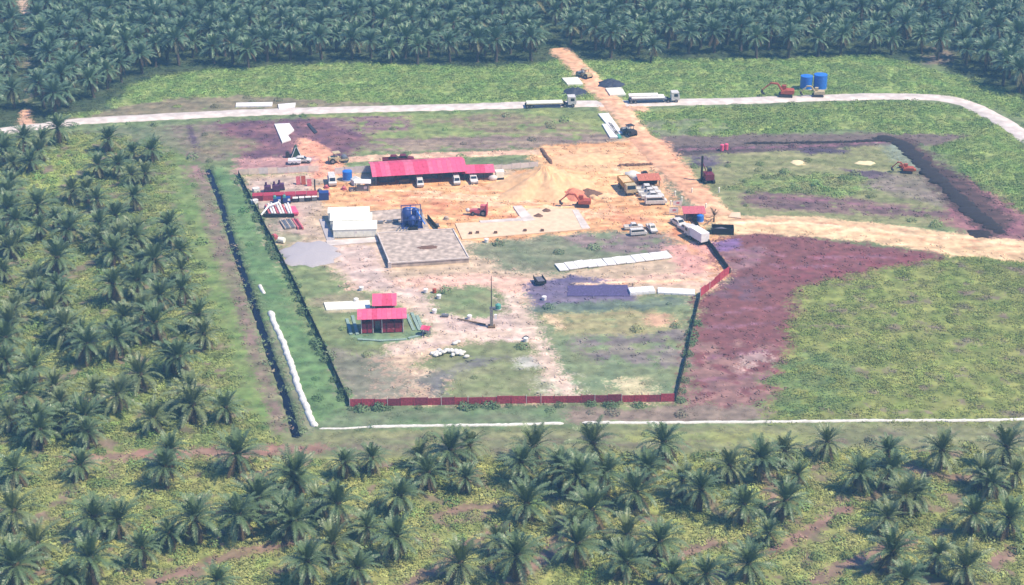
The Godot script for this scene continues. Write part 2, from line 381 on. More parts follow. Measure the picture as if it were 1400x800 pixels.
	patch(PackedVector2Array([Vector2(18.7, 58.1), Vector2(51.1, 58.1), Vector2(50.5, 61.7), Vector2(18.5, 61.7)]), [158, 160, 104], [140, 150, 100], 1, 0.8)
	patch(PackedVector2Array([Vector2(-74.3, 65.7), Vector2(-56.5, 63.2), Vector2(-32.0, 62.2), Vector2(-31.7, 65.7), Vector2(-54.4, 68.2), Vector2(-72.1, 70.1)]), [158, 122, 110], [150, 126, 112], 0, 0.9)
	# plantation floor on the near side
	patch(PackedVector2Array([Vector2(-91.4, 70.1), Vector2(-72.5, 68.7), Vector2(-48.6, 66.7), Vector2(-21.8, 67.7), Vector2(24.4, 64.7), Vector2(92.1, 63.2), Vector2(78.2, 114.0), Vector2(-79.2, 114.0)]), [134, 144, 88], [162, 164, 104], 2)
	patch(PackedVector2Array([Vector2(-91.4, 70.1), Vector2(-72.5, 68.7), Vector2(-48.6, 66.7), Vector2(-21.8, 67.7), Vector2(24.4, 64.7), Vector2(92.1, 63.2), Vector2(78.2, 114.0), Vector2(-79.2, 114.0)]), [142, 122, 108], [128, 122, 96], 1, 0.34)
	for l in [PackedVector2Array([Vector2(-54.8, 105.0), Vector2(-44.2, 97.1), Vector2(-32.3, 92.1)]), PackedVector2Array([Vector2(-17.1, 106.9), Vector2(-13.0, 102.7), Vector2(-6.7, 93.6), Vector2(-1.1, 87.5)]), PackedVector2Array([Vector2(-13.2, 85.7), Vector2(-6.9, 82.2), Vector2(-1.2, 81.7)]), PackedVector2Array([Vector2(-1.1, 104.6), Vector2(4.9, 98.3), Vector2(8.5, 87.2)]), PackedVector2Array([Vector2(37.6, 96.7), Vector2(43.8, 91.5), Vector2(50.5, 85.3), Vector2(53.4, 81.7)]), PackedVector2Array([Vector2(41.5, 84.0), Vector2(41.9, 74.9), Vector2(42.1, 70.1)]), PackedVector2Array([Vector2(44.1, 104.6), Vector2(51.7, 97.9), Vector2(61.7, 92.1)]), PackedVector2Array([Vector2(25.4, 96.7), Vector2(32.0, 92.1)]), PackedVector2Array([Vector2(80.6, 74.9), Vector2(69.2, 72.5), Vector2(63.7, 70.1)]), PackedVector2Array([Vector2(-43.8, 74.9), Vector2(-41.5, 73.0), Vector2(-40.9, 70.1)]), PackedVector2Array([Vector2(70.9, 100.7), Vector2(76.2, 94.6)])]:
		patch(strip(l, 2.6), [152, 122, 112], [134, 118, 100], 0, 0.9, 0.9)
	# the compound
	patch(PackedVector2Array([Vector2(-63.7, -66.0), Vector2(6.0, -71.9), Vector2(8.0, -85.0), Vector2(26.9, -91.4), Vector2(36.7, -91.4), Vector2(46.0, -43.2), Vector2(49.0, -33.8), Vector2(44.4, -9.1), Vector2(37.3, 1.8), Vector2(28.6, 46.9), Vector2(-28.4, 48.5)]), [196, 172, 146], [208, 184, 160], 0)
	patch(PackedVector2Array([Vector2(-46.2, -61.3), Vector2(0.0, -66.0), Vector2(6.7, -86.1), Vector2(35.8, -91.4), Vector2(47.2, -31.3), Vector2(42.6, -5.7), Vector2(33.7, -20.1), Vector2(15.7, -31.3), Vector2(-9.3, -25.6), Vector2(-39.6, -44.0)]), [224, 164, 118], [240, 194, 146], 0, 1.0, 1.2, 0.7)
	patch(PackedVector2Array([Vector2(-38.2, -55.7), Vector2(3.4, -60.3), Vector2(32.0, -38.9), Vector2(40.2, -24.4), Vector2(19.0, -33.8), Vector2(-9.6, -38.9), Vector2(-32.6, -47.6)]), [214, 140, 106], [232, 168, 128], 0, 0.52, 1.4, 0.9)
	patch(PackedVector2Array([Vector2(-23.4, -58.5), Vector2(0.0, -66.0), Vector2(9.9, -52.0), Vector2(24.9, -55.7), Vector2(33.2, -55.7), Vector2(19.2, -38.9), Vector2(-8.1, -42.3)]), [248, 212, 168], [240, 190, 150], 0, 0.45, 1.4, 0.9)
	patch(PackedVector2Array([Vector2(7.9, -84.0), Vector2(26.6, -87.1), Vector2(36.1, -83.0), Vector2(34.4, -71.9), Vector2(17.1, -68.0), Vector2(9.0, -72.9)]), [238, 196, 150], [226, 172, 132], 0, 1.0, 1.2, 0.7)
	patch(PackedVector2Array([Vector2(-62.5, -63.2), Vector2(-45.9, -66.0), Vector2(-42.4, -47.6), Vector2(-46.4, -38.9), Vector2(-40.4, -26.4), Vector2(-46.4, -24.0), Vector2(-51.5, -30.5)]), [206, 176, 164], [190, 170, 156], 0)
	patch(PackedVector2Array([Vector2(-60.5, -55.7), Vector2(-54.5, -55.7), Vector2(-49.4, -26.4), Vector2(-52.4, -30.5)]), [140, 140, 118], [156, 150, 130], 1)
	patch(PackedVector2Array([Vector2(-52.2, -31.3), Vector2(-47.2, -31.3), Vector2(-40.6, -28.0), Vector2(-48.7, -23.2)]), [150, 148, 122], [206, 178, 150], 1)
	patch(PackedVector2Array([Vector2(32.5, -69.9), Vector2(40.4, -71.9), Vector2(43.7, -47.6), Vector2(37.1, -43.2), Vector2(34.0, -55.7)]), [146, 140, 118], [128, 132, 108], 1, 0.95)
	patch(PackedVector2Array([Vector2(-9.3, -24.8), Vector2(18.1, -32.1), Vector2(32.2, -31.3), Vector2(38.0, -20.1), Vector2(30.5, -17.8), Vector2(9.3, -9.4), Vector2(-1.5, -11.7), Vector2(-6.9, -17.8)]), [124, 134, 108], [142, 142, 118], 1)
	patch(PackedVector2Array([Vector2(9.4, -29.7), Vector2(31.4, -30.5), Vector2(36.8, -20.9), Vector2(30.5, -18.5), Vector2(15.4, -22.4)]), [140, 124, 126], [156, 134, 130], 0, 0.6, 1.6, 0.8)
	patch(PackedVector2Array([Vector2(31.7, -24.8), Vector2(40.4, -26.4), Vector2(42.9, -17.8), Vector2(40.8, -5.7), Vector2(34.4, -10.2)]), [226, 170, 154], [206, 156, 148], 0, 0.9, 1.5, 0.5)
	patch(PackedVector2Array([Vector2(-38.2, -2.9), Vector2(-9.0, -10.2), Vector2(8.9, -5.7), Vector2(42.6, -10.2), Vector2(41.4, -2.9), Vector2(23.6, -4.3), Vector2(8.8, -0.7), Vector2(-1.4, 4.2), Vector2(-20.4, 0.7)]), [232, 196, 172], [222, 180, 164], 0, 1.0, 1.2, 0.7)
	patch(PackedVector2Array([Vector2(-38.3, -23.2), Vector2(-29.1, -24.8), Vector2(-23.5, -2.9), Vector2(-1.5, 1.4), Vector2(5.5, 22.1), Vector2(8.5, 36.1), Vector2(11.9, 44.7), Vector2(5.4, 45.2), Vector2(4.6, 32.5), Vector2(-6.9, 20.8), Vector2(-22.5, 28.3), Vector2(-24.1, 24.0), Vector2(-15.1, 17.6), Vector2(-17.3, 4.2), Vector2(-29.2, 0.0), Vector2(-34.1, -7.2)]), [216, 188, 176], [204, 182, 172], 0)
	patch(PackedVector2Array([Vector2(-16.4, -1.4), Vector2(-7.4, -3.6), Vector2(-1.5, 1.4), Vector2(-1.7, 11.0), Vector2(-8.5, 11.7), Vector2(-15.4, 9.0)]), [122, 142, 102], [146, 148, 112], 1)
	patch(PackedVector2Array([Vector2(-49.0, -25.6), Vector2(-37.3, -12.4), Vector2(-33.1, -2.1), Vector2(-26.1, 1.4), Vector2(-16.3, 13.7), Vector2(-15.5, 19.5), Vector2(-24.1, 24.6), Vector2(-22.7, 28.9), Vector2(-35.3, 27.1), Vector2(-42.8, 8.3)]), [122, 138, 98], [140, 148, 106], 1)
	patch(PackedVector2Array([Vector2(-40.5, 2.8), Vector2(-30.7, -1.4), Vector2(-28.9, 3.5), Vector2(-37.2, 7.0)]), [146, 140, 112], [160, 152, 124], 1, 0.8)
	patch(PackedVector2Array([Vector2(-35.6, 24.6), Vector2(-23.0, 28.3), Vector2(-18.6, 35.5), Vector2(-17.9, 48.5), Vector2(-28.4, 48.5)]), [126, 128, 110], [142, 136, 122], 1, 1.0, 1.8, 0.4)
	patch(PackedVector2Array([Vector2(-27.0, 29.5), Vector2(-13.5, 28.3), Vector2(-6.7, 31.3), Vector2(-12.8, 47.5), Vector2(-23.1, 47.5)]), [216, 182, 160], [184, 162, 142], 0, -0.46, 2.5, 0.3)
	patch(PackedVector2Array([Vector2(-18.7, 32.5), Vector2(-8.3, 22.1), Vector2(3.9, 22.1), Vector2(6.0, 34.0), Vector2(4.9, 46.3), Vector2(-12.8, 47.5), Vector2(-10.6, 37.0)]), [132, 142, 102], [144, 146, 112], 1)
	patch(PackedVector2Array([Vector2(-17.1, 38.4), Vector2(-6.8, 28.9), Vector2(0.0, 28.3), Vector2(-10.6, 36.1), Vector2(-12.9, 46.3)]), [124, 122, 122], [132, 130, 118], 0, 0.6, 1.6)
	patch(PackedVector2Array([Vector2(2.9, 0.7), Vector2(37.1, 0.7), Vector2(28.9, 46.3), Vector2(8.8, 46.3), Vector2(5.5, 23.3)]), [122, 138, 108], [138, 146, 110], 1)
	patch(PackedVector2Array([Vector2(3.0, -5.0), Vector2(13.4, -8.7), Vector2(24.6, -2.1), Vector2(24.3, 3.5), Vector2(4.0, 7.0)]), [112, 104, 140], [128, 116, 134], 0, 1.0, 1.0, 0.6)
	patch(PackedVector2Array([Vector2(3.6, 6.3), Vector2(14.4, 4.9), Vector2(34.8, 2.1), Vector2(34.8, 5.6), Vector2(18.6, 8.3), Vector2(4.3, 9.7)]), [96, 112, 108], [118, 130, 112], 1, 0.8, 1.4, 0.8)
	patch(PackedVector2Array([Vector2(5.4, 9.7), Vector2(28.5, 8.3), Vector2(33.2, 12.4), Vector2(30.6, 18.3), Vector2(13.9, 19.5), Vector2(8.3, 18.9)]), [180, 166, 126], [152, 150, 112], 1, 0.8, 1.4, 0.9)
	patch(PackedVector2Array([Vector2(6.0, 10.4), Vector2(8.5, 9.7), Vector2(10.3, 17.0), Vector2(8.4, 17.6)]), [228, 200, 166], [216, 188, 150], 0, 1.0, 0.8)
	patch(PackedVector2Array([Vector2(25.6, 9.7), Vector2(31.2, 11.0), Vector2(30.3, 15.7), Vector2(26.6, 16.3)]), [226, 180, 150], [206, 170, 140], 0, 0.8, 1.0)
	patch(PackedVector2Array([Vector2(12.2, 20.2), Vector2(34.1, 17.6), Vector2(31.5, 33.7), Vector2(20.2, 31.3), Vector2(12.2, 29.5)]), [130, 120, 122], [144, 136, 124], 0, 0.6, 2.2, 0.5)
	patch(PackedVector2Array([Vector2(17.6, 39.0), Vector2(23.8, 37.8), Vector2(26.5, 44.1), Vector2(25.6, 45.8), Vector2(16.8, 45.2)]), [214, 200, 164], [184, 176, 140], 0, 0.7, 1.8)
	patch(PackedVector2Array([Vector2(5.0, 36.1), Vector2(11.4, 36.1), Vector2(12.2, 45.2), Vector2(5.2, 45.2)]), [202, 196, 176], [176, 176, 152], 0, 0.62, 1.6)
	patch(PackedVector2Array([Vector2(0.0, 29.5), Vector2(5.4, 28.3), Vector2(6.7, 32.5), Vector2(0.7, 34.3)]), [176, 180, 164], [196, 190, 180], 0, 0.7, 1.0)
	patch(PackedVector2Array([Vector2(-28.0, 16.3), Vector2(-20.1, 17.0), Vector2(-17.9, 15.7), Vector2(-15.2, 22.1), Vector2(-24.7, 23.3), Vector2(-30.4, 20.8)]), [116, 148, 120], [130, 150, 116], 1, 0.7)
	patch(PackedVector2Array([Vector2(-37.2, 4.2), Vector2(-27.9, 3.2), Vector2(-27.2, 9.0), Vector2(-36.4, 9.7)]), [186, 172, 146], [170, 162, 134], 0, 1.0, 0.4)
	for l in [PackedVector2Array([Vector2(-1.5, 0.7), Vector2(2.3, 11.0), Vector2(4.7, 22.1), Vector2(7.7, 36.1), Vector2(11.1, 45.2)]), PackedVector2Array([Vector2(-23.7, 26.5), Vector2(-14.4, 20.2), Vector2(-5.5, 19.5), Vector2(3.3, 17.6)]), PackedVector2Array([Vector2(-26.3, -1.4), Vector2(-20.2, 3.5), Vector2(-15.2, 13.7), Vector2(-13.9, 19.5)])]:
		patch(strip(l, 3.2), [224, 200, 182], [208, 184, 166], 0, 0.9, 1.2)
	patch(strip(PackedVector2Array([Vector2(-80.9, -102.3), Vector2(-77.9, -90.3), Vector2(-75.5, -81.9)]), 1.5), [92, 78, 98], [106, 90, 98], 0, 0.9, 0.5)
	# soil yard west of the entrance and its peach track
	patch(PackedVector2Array([Vector2(-73.4, -103.4), Vector2(-42.6, -108.0), Vector2(-36.0, -93.5), Vector2(-38.4, -78.9), Vector2(-64.4, -77.9), Vector2(-70.4, -88.7)]), [108, 80, 98], [144, 104, 110], 0, 1.0, 2.0)
	patch(PackedVector2Array([Vector2(-74.6, -96.8), Vector2(-62.5, -90.3), Vector2(-61.3, -83.0), Vector2(-70.0, -79.9), Vector2(-77.2, -83.5)]), [128, 128, 100], [148, 132, 112], 1, 0.8)
	patch(PackedVector2Array([Vector2(-52.4, -92.5), Vector2(-47.9, -90.3), Vector2(-43.7, -83.0), Vector2(-36.3, -66.0), Vector2(-45.3, -64.1), Vector2(-52.0, -78.9)]), [232, 162, 136], [238, 180, 148], 0, 1.0, 0.8)
	patch(PackedVector2Array([Vector2(-66.2, -77.9), Vector2(-46.8, -78.9), Vector2(-45.4, -68.0), Vector2(-64.3, -67.0)]), [176, 134, 136], [198, 152, 146], 0, 0.9, 1.2, 0.6)
	patch(PackedVector2Array([Vector2(-40.1, -78.9), Vector2(-17.6, -81.9), Vector2(7.1, -84.0), Vector2(6.7, -80.4), Vector2(-17.4, -77.9), Vector2(-39.8, -74.8)]), [232, 196, 164], [222, 180, 156], 0, 1.0, 0.5)
	patch(PackedVector2Array([Vector2(-1.7, -74.8), Vector2(6.1, -77.9), Vector2(7.2, -69.9), Vector2(-1.7, -69.9)]), [150, 142, 118], [136, 132, 112], 1)
	patch(PackedVector2Array([Vector2(-50.0, -108.0), Vector2(-26.0, -109.1), Vector2(-25.4, -97.9), Vector2(-39.7, -94.6)]), [136, 100, 120], [150, 130, 116], 0, 0.6, 1.4, 0.6)
	# purple-brown stripped land by the compound corner
	patch(PackedVector2Array([Vector2(46.5, -31.3), Vector2(56.5, -30.5), Vector2(74.3, -24.8), Vector2(90.9, -18.5), Vector2(71.6, -9.4), Vector2(57.6, -2.9), Vector2(52.3, 20.2), Vector2(45.7, 47.5), Vector2(29.5, 48.5), Vector2(37.3, 2.8), Vector2(44.7, -8.7), Vector2(41.1, -24.0)]), [144, 94, 96], [120, 80, 86], 0, 1.0, 1.8, 0.6)
	patch(PackedVector2Array([Vector2(61.3, -20.5), Vector2(90.9, -18.5), Vector2(71.8, -10.2), Vector2(56.1, -5.4), Vector2(52.4, -10.9)]), [142, 84, 92], [130, 82, 90], 0, 0.55, 1.2, 0.8)
	patch(PackedVector2Array([Vector2(43.9, -22.4), Vector2(54.1, -24.4), Vector2(51.4, -14.7), Vector2(44.8, -10.2)]), [158, 122, 122], [140, 106, 116], 0, 0.7, 1.0)
	patch(PackedVector2Array([Vector2(44.7, -9.1), Vector2(51.2, -7.2), Vector2(48.3, 4.2), Vector2(37.6, 2.8)]), [108, 84, 100], [124, 92, 102], 0, 0.6, 2.4)
	patch(PackedVector2Array([Vector2(32.9, 23.3), Vector2(49.4, 23.3), Vector2(45.5, 47.5), Vector2(29.5, 48.5)]), [158, 122, 116], [142, 108, 108], 0, 0.62, 3.0)
	patch(PackedVector2Array([Vector2(42.7, -26.4), Vector2(48.4, -28.0), Vector2(48.0, -22.4), Vector2(42.6, -20.9)]), [132, 104, 148], [124, 98, 138], 0, 1.0, 0.8)
	patch(PackedVector2Array([Vector2(42.0, 28.3), Vector2(47.6, 26.5), Vector2(47.3, 33.7), Vector2(41.7, 35.5)]), [206, 180, 170], [176, 146, 144], 0, 0.55, 1.0)
	patch(PackedVector2Array([Vector2(48.0, -38.9), Vector2(52.5, -36.3), Vector2(48.5, -29.7), Vector2(43.5, -29.7), Vector2(42.2, -35.5)]), [138, 140, 112], [156, 148, 118], 1)
	# rough field
	patch(PackedVector2Array([Vector2(57.6, -2.9), Vector2(71.6, -9.4), Vector2(90.9, -18.5), Vector2(114.2, -17.8), Vector2(94.4, 54.5), Vector2(44.1, 53.9), Vector2(45.7, 47.5), Vector2(52.3, 20.2)]), [124, 138, 80], [148, 152, 94], 4)
	patch(PackedVector2Array([Vector2(57.6, -2.9), Vector2(71.6, -9.4), Vector2(90.9, -18.5), Vector2(114.2, -17.8), Vector2(94.4, 54.5), Vector2(44.1, 53.9), Vector2(45.7, 47.5), Vector2(52.3, 20.2)]), [142, 126, 112], [132, 128, 102], 4, 0.30, 1.6, 0.5)
	patch(PackedVector2Array([Vector2(46.9, 32.5), Vector2(54.5, 26.5), Vector2(64.8, 29.5), Vector2(58.7, 49.6), Vector2(44.5, 51.0)]), [112, 134, 86], [126, 140, 90], 4, 0.6, 3.0)
	# tracks
	patch(PackedVector2Array([Vector2(41.8, -44.9), Vector2(49.8, -40.6), Vector2(65.8, -40.6), Vector2(87.0, -33.8), Vector2(115.9, -24.0), Vector2(113.1, -13.9), Vector2(90.2, -19.3), Vector2(77.6, -25.6), Vector2(56.5, -30.5), Vector2(47.1, -30.5)]), [228, 192, 150], [240, 206, 166], 0, 1.0, 1.0, 0.7)
	patch(strip(PackedVector2Array([Vector2(13.2, -168.0), Vector2(18.0, -150.0), Vector2(23.2, -129.4), Vector2(27.6, -112.6), Vector2(30.2, -99.0), Vector2(34.9, -78.9), Vector2(40.9, -57.5), Vector2(45.8, -40.6)]), 6.4), [232, 178, 142], [240, 196, 160], 0, 1.0, 0.8)
	patch(PackedVector2Array([Vector2(20.1, -119.6), Vector2(38.1, -122.0), Vector2(33.6, -112.6), Vector2(24.2, -111.4)]), [234, 190, 158], [226, 178, 146], 0, 1.0, 1.0)
	patch(PackedVector2Array([Vector2(27.8, -91.4), Vector2(37.6, -91.4), Vector2(43.7, -61.3), Vector2(46.0, -43.2), Vector2(39.5, -52.0), Vector2(34.4, -71.9)]), [236, 182, 146], [228, 170, 136], 0, 1.0, 1.0)
	patch(PackedVector2Array([Vector2(-125.8, -113.7), Vector2(-123.1, -114.9), Vector2(-119.4, -102.3), Vector2(-123.5, -101.2)]), [228, 176, 150], [212, 170, 146], 0, 1.0, 0.8)
	patch(PackedVector2Array([Vector2(-155.2, -228.0), Vector2(-152.0, -228.0), Vector2(-145.0, -204.5), Vector2(-147.7, -202.9)]), [214, 180, 160], [196, 170, 150], 0, 1.0, 0.6)
	patch(strip(PackedVector2Array([Vector2(-147.2, -202.9), Vector2(-135.1, -158.2), Vector2(-124.0, -113.7)]), 2.4), [150, 134, 114], [120, 118, 96], 0, 0.5, 0.8)
	# wheel tracks pressed into the yard and the lanes
	for l in [PackedVector2Array([Vector2(-38.0, -52.9), Vector2(-23.2, -54.8), Vector2(-8.2, -52.0), Vector2(6.5, -46.7), Vector2(21.2, -47.6), Vector2(32.1, -40.6)]), PackedVector2Array([Vector2(-36.0, -49.3), Vector2(-21.4, -51.1), Vector2(-6.5, -47.6), Vector2(6.5, -43.2), Vector2(22.7, -44.9), Vector2(32.6, -36.3)]), PackedVector2Array([Vector2(-23.3, -57.5), Vector2(-10.0, -58.5), Vector2(0.0, -55.7), Vector2(9.8, -49.3)]), PackedVector2Array([Vector2(-10.0, -57.5), Vector2(3.3, -52.9), Vector2(16.2, -44.9), Vector2(28.8, -38.9), Vector2(36.5, -26.4)]), PackedVector2Array([Vector2(0.0, -66.0), Vector2(6.6, -55.7), Vector2(16.3, -47.6)]), PackedVector2Array([Vector2(28.5, -88.2), Vector2(34.0, -66.0), Vector2(36.0, -38.9), Vector2(37.7, -22.4), Vector2(40.4, -10.2)]), PackedVector2Array([Vector2(29.8, -86.1), Vector2(34.8, -66.0), Vector2(37.5, -43.2)]), PackedVector2Array([Vector2(16.1, -42.3), Vector2(28.6, -36.3), Vector2(35.7, -26.4), Vector2(40.8, -17.8), Vector2(41.4, -8.7), Vector2(34.0, -5.0), Vector2(14.7, -4.3)]), PackedVector2Array([Vector2(14.4, -165.2), Vector2(19.9, -144.7), Vector2(25.1, -122.0), Vector2(29.4, -103.4), Vector2(35.6, -75.8), Vector2(42.7, -51.1)]), PackedVector2Array([Vector2(15.2, -165.2), Vector2(21.0, -144.7), Vector2(26.3, -122.0), Vector2(30.5, -103.4), Vector2(36.6, -75.8), Vector2(43.7, -51.1)]), PackedVector2Array([Vector2(44.8, -38.9), Vector2(63.8, -37.6), Vector2(86.5, -31.7), Vector2(107.8, -22.4)]), PackedVector2Array([Vector2(44.4, -35.5), Vector2(63.3, -34.2), Vector2(85.8, -28.0), Vector2(106.8, -18.5)]), PackedVector2Array([Vector2(-33.2, -55.7), Vector2(-26.0, -46.7), Vector2(-32.6, -47.6)]), PackedVector2Array([Vector2(-45.0, -68.0), Vector2(-42.0, -61.3), Vector2(-36.5, -55.7), Vector2(-26.6, -55.7)])]:
		patch(strip(l, 0.8), [220, 160, 128], [238, 190, 152], 0, 0.6, 0.7)
	for l in [PackedVector2Array([Vector2(-36.6, -56.6), Vector2(-16.6, -55.7), Vector2(3.3, -49.3), Vector2(19.3, -42.3)]), PackedVector2Array([Vector2(-23.1, -52.9), Vector2(-3.3, -49.3), Vector2(12.8, -38.9)]), PackedVector2Array([Vector2(24.0, -70.9), Vector2(30.3, -61.3), Vector2(33.4, -47.6)]), PackedVector2Array([Vector2(11.8, -4.3), Vector2(29.6, -5.7), Vector2(40.7, -5.7)]), PackedVector2Array([Vector2(45.4, -37.2), Vector2(66.7, -35.9), Vector2(93.4, -27.2)])]:
		patch(strip(l, 0.9), [250, 220, 184], [244, 206, 168], 0, 0.7, 0.6)
	for l in [PackedVector2Array([Vector2(46.2, -22.4), Vector2(60.9, -17.8), Vector2(79.2, -17.8)]), PackedVector2Array([Vector2(38.3, 10.4), Vector2(51.6, 7.0)]), PackedVector2Array([Vector2(36.3, 17.0), Vector2(50.7, 13.7)]), PackedVector2Array([Vector2(33.8, 29.5), Vector2(47.6, 26.5)]), PackedVector2Array([Vector2(47.3, -18.5), Vector2(57.1, -12.4), Vector2(72.4, -13.9)]), PackedVector2Array([Vector2(31.6, 38.4), Vector2(46.3, 37.0)]), PackedVector2Array([Vector2(54.4, -52.0), Vector2(68.9, -50.2), Vector2(90.4, -43.2)]), PackedVector2Array([Vector2(40.6, -84.0), Vector2(67.3, -85.6), Vector2(92.7, -89.3)])]:
		patch(strip(l, 1.1), [156, 112, 126], [140, 100, 116], 0, 0.6, 1.0, 0.6)

func soften():       # let neighbouring soils run into each other over about a metre
	var im := Image.create_from_data(MW, MH, false, Image.FORMAT_RGB8, rgbmap)
	im.resize(MW / 4, MH / 4, Image.INTERPOLATE_BILINEAR); im.resize(MW, MH, Image.INTERPOLATE_CUBIC)
	var d := im.get_data()
	for i in d.size(): rgbmap[i] = (rgbmap[i] * 11 + d[i] * 5) >> 4

func cover_at(x: float, z: float) -> int:
	var i := int((x - X0) / RES); var j := int((z - Z0) / RES)
	if i < 0 or j < 0 or i >= MW or j >= MH: return 5
	return cover[j * MW + i]

func tone_at(x: float, z: float) -> Color:
	var i := clampi(int((x - X0) / RES), 0, MW - 1); var j := clampi(int((z - Z0) / RES), 0, MH - 1)
	var q := (j * MW + i) * 3
	return Color8(rgbmap[q], rgbmap[q + 1], rgbmap[q + 2]).srgb_to_linear()

func line_dist(x: float, z: float, l: PackedVector2Array) -> float:
	var p := Vector2(x, z); var d := 1e9
	for i in l.size() - 1:
		d = minf(d, p.distance_to(Geometry2D.get_closest_point_to_segment(p, l[i], l[i + 1])))
	return d

func build_ground():
	var nx := int(MW * RES / GX); var nzc := int(MH * RES / GZ)
	var v := PackedVector3Array(); var uv := PackedVector2Array(); var idx := PackedInt32Array()
	var amp := [0.05, 0.10, 0.28, 0.32, 0.26, 0.15]
	var bump := FastNoiseLite.new(); bump.seed = 12; bump.frequency = 0.28; bump.fractal_octaves = 2
	for j in nzc + 1:
		for i in nx + 1:
			var x := X0 + i * GX; var z := Z0 + j * GZ
			var a: float = amp[cover_at(x, z)]
			if i == 0 or j == 0 or i == nx or j == nzc: a = 0.0
			var y := a * bump.get_noise_2d(x, z) - a * 0.5
			if z > -110.0 and z < 66.0 and x < -30.0:
				var d := line_dist(x, z, ditch)
				if d < 1.15: y = lerpf(-1.3, y, smoothstep(0.15, 1.15, d + 0.35 * bump.get_noise_2d(x * 2.3, z * 2.3)))
			v.append(Vector3(x, y, z))
			uv.append(Vector2((x - X0) / (MW * RES), (z - Z0) / (MH * RES)))
	for j in nzc:
		for i in nx:
			var k := j * (nx + 1) + i
			idx.append_array([k, k + 1, k + nx + 2, k, k + nx + 2, k + nx + 1])
	var st := SurfaceTool.new()
	var ar := []; ar.resize(Mesh.ARRAY_MAX)
	ar[Mesh.ARRAY_VERTEX] = v; ar[Mesh.ARRAY_TEX_UV] = uv; ar[Mesh.ARRAY_INDEX] = idx
	var raw := ArrayMesh.new(); raw.add_surface_from_arrays(Mesh.PRIMITIVE_TRIANGLES, ar)
	st.create_from(raw, 0); st.generate_normals()
	var mesh := st.commit()
	# the plain beyond the surveyed land
	var far := S()
	var xa := X0; var xb := X0 + nx * GX; var za := Z0; var zb := Z0 + nzc * GZ
	var R := 4000.0
	for r in [[-R, -R, R, za], [-R, zb, R, R], [-R, za, xa, zb], [xb, za, R, zb]]:
		quad(far, Vector3(r[0], -0.05, r[1]), Vector3(r[2], -0.05, r[1]), Vector3(r[2], -0.05, r[3]), Vector3(r[0], -0.05, r[3]))
	far.generate_normals(); far.commit(mesh)
	soften()
	ground_mat = StandardMaterial3D.new(); ground_mat.roughness = 0.95
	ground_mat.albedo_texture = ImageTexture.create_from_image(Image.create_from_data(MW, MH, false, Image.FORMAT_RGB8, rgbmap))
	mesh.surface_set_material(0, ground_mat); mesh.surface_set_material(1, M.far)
	var g := MeshInstance3D.new(); g.name = "ground"; g.mesh = mesh; add_child(g); g.set_meta("kind", "structure")
	# water in the ditch
	var w := S(); var band := strip(ditch, 1.5); var n := ditch.size()
	for i in n - 1:
		var a := band[i]; var b := band[i + 1]; var c := band[2 * n - 2 - i]; var d := band[2 * n - 1 - i]
		quad(w, Vector3(a.x, -0.6, a.y), Vector3(b.x, -0.6, b.y), Vector3(c.x, -0.6, c.y), Vector3(d.x, -0.6, d.y))
	var wo := struct("water", w, M.water); tag(wo, "dark water standing in the long drainage ditch", "water", "", "structure")

func road_strip(line: PackedVector2Array, w: float, y: float, step := 2.0, ragged := 0.0, with_uv := false) -> SurfaceTool:
	var pts := PackedVector2Array()
	var cv := Curve2D.new()
	for i in line.size():
		var tan := (line[mini(i + 1, line.size() - 1)] - line[maxi(i - 1, 0)]) * 0.16
		cv.add_point(line[i], -tan, tan)
	var L := cv.get_baked_length(); var n := int(L / step)
	for i in n + 1: pts.append(cv.sample_baked(L * i / n, true))
	var s := S(); s.set_smooth_group(1)
	var rows := []
	for i in pts.size():
		var d := (pts[mini(i + 1, pts.size() - 1)] - pts[maxi(i - 1, 0)]).normalized()
		var nn := Vector2(-d.y, d.x)
		var a := pts[i] + nn * (w * 0.5 + rng.randf_range(-ragged, ragged)); var b := pts[i] - nn * (w * 0.5 + rng.randf_range(-ragged, ragged))
		var a2 := a + nn * 0.5; var b2 := b - nn * 0.5
		rows.append([Vector3(a2.x, -0.25, a2.y), Vector3(a.x, y, a.y), Vector3(b.x, y, b.y), Vector3(b2.x, -0.25, b2.y)])
	for i in rows.size() - 1:
		for k in 3:
			for p in [rows[i][k], rows[i + 1][k], rows[i + 1][k + 1], rows[i][k], rows[i + 1][k + 1], rows[i][k + 1]]:
				if with_uv: s.set_uv(Vector2((p.x - X0) / (MW * RES), (p.z - Z0) / (MH * RES)))
				s.add_vertex(p)
	return s

func build_roads():
	var line := PackedVector2Array([Vector2(-136.7, -93.5), Vector2(-121.8, -99.0), Vector2(-108.5, -104.6), Vector2(-88.9, -108.0), Vector2(-67.1, -111.4), Vector2(-43.1, -113.7), Vector2(-18.8, -115.5), Vector2(7.5, -117.9), Vector2(30.3, -119.0), Vector2(57.0, -120.8), Vector2(80.1, -123.3), Vector2(95.6, -124.5), Vector2(108.8, -123.9), Vector2(115.8, -120.8), Vector2(120.5, -112.6), Vector2(124.2, -101.2), Vector2(127.6, -86.1)])
	struct("road", road_strip(line, 4.6, 0.10, 2.0, 0.22), M.concrete)
	var t1 := PackedVector2Array([Vector2(13.2, -168.0), Vector2(18.0, -150.0), Vector2(23.2, -129.4), Vector2(27.6, -112.6), Vector2(30.2, -99.0), Vector2(34.9, -78.9), Vector2(40.9, -57.5), Vector2(45.8, -40.6)])
	struct("dirt_road", road_strip(t1, 6.0, 0.14, 1.6, 0.45, true), ground_mat)
	var t2 := PackedVector2Array([Vector2(43.6, -40.1), Vector2(52.6, -37.2), Vector2(65.2, -36.3), Vector2(86.3, -30.5), Vector2(99.3, -25.6), Vector2(112.9, -18.5)])
	struct("dirt_track", road_strip(t2, 7.5, 0.08, 1.6, 0.7, true), ground_mat)

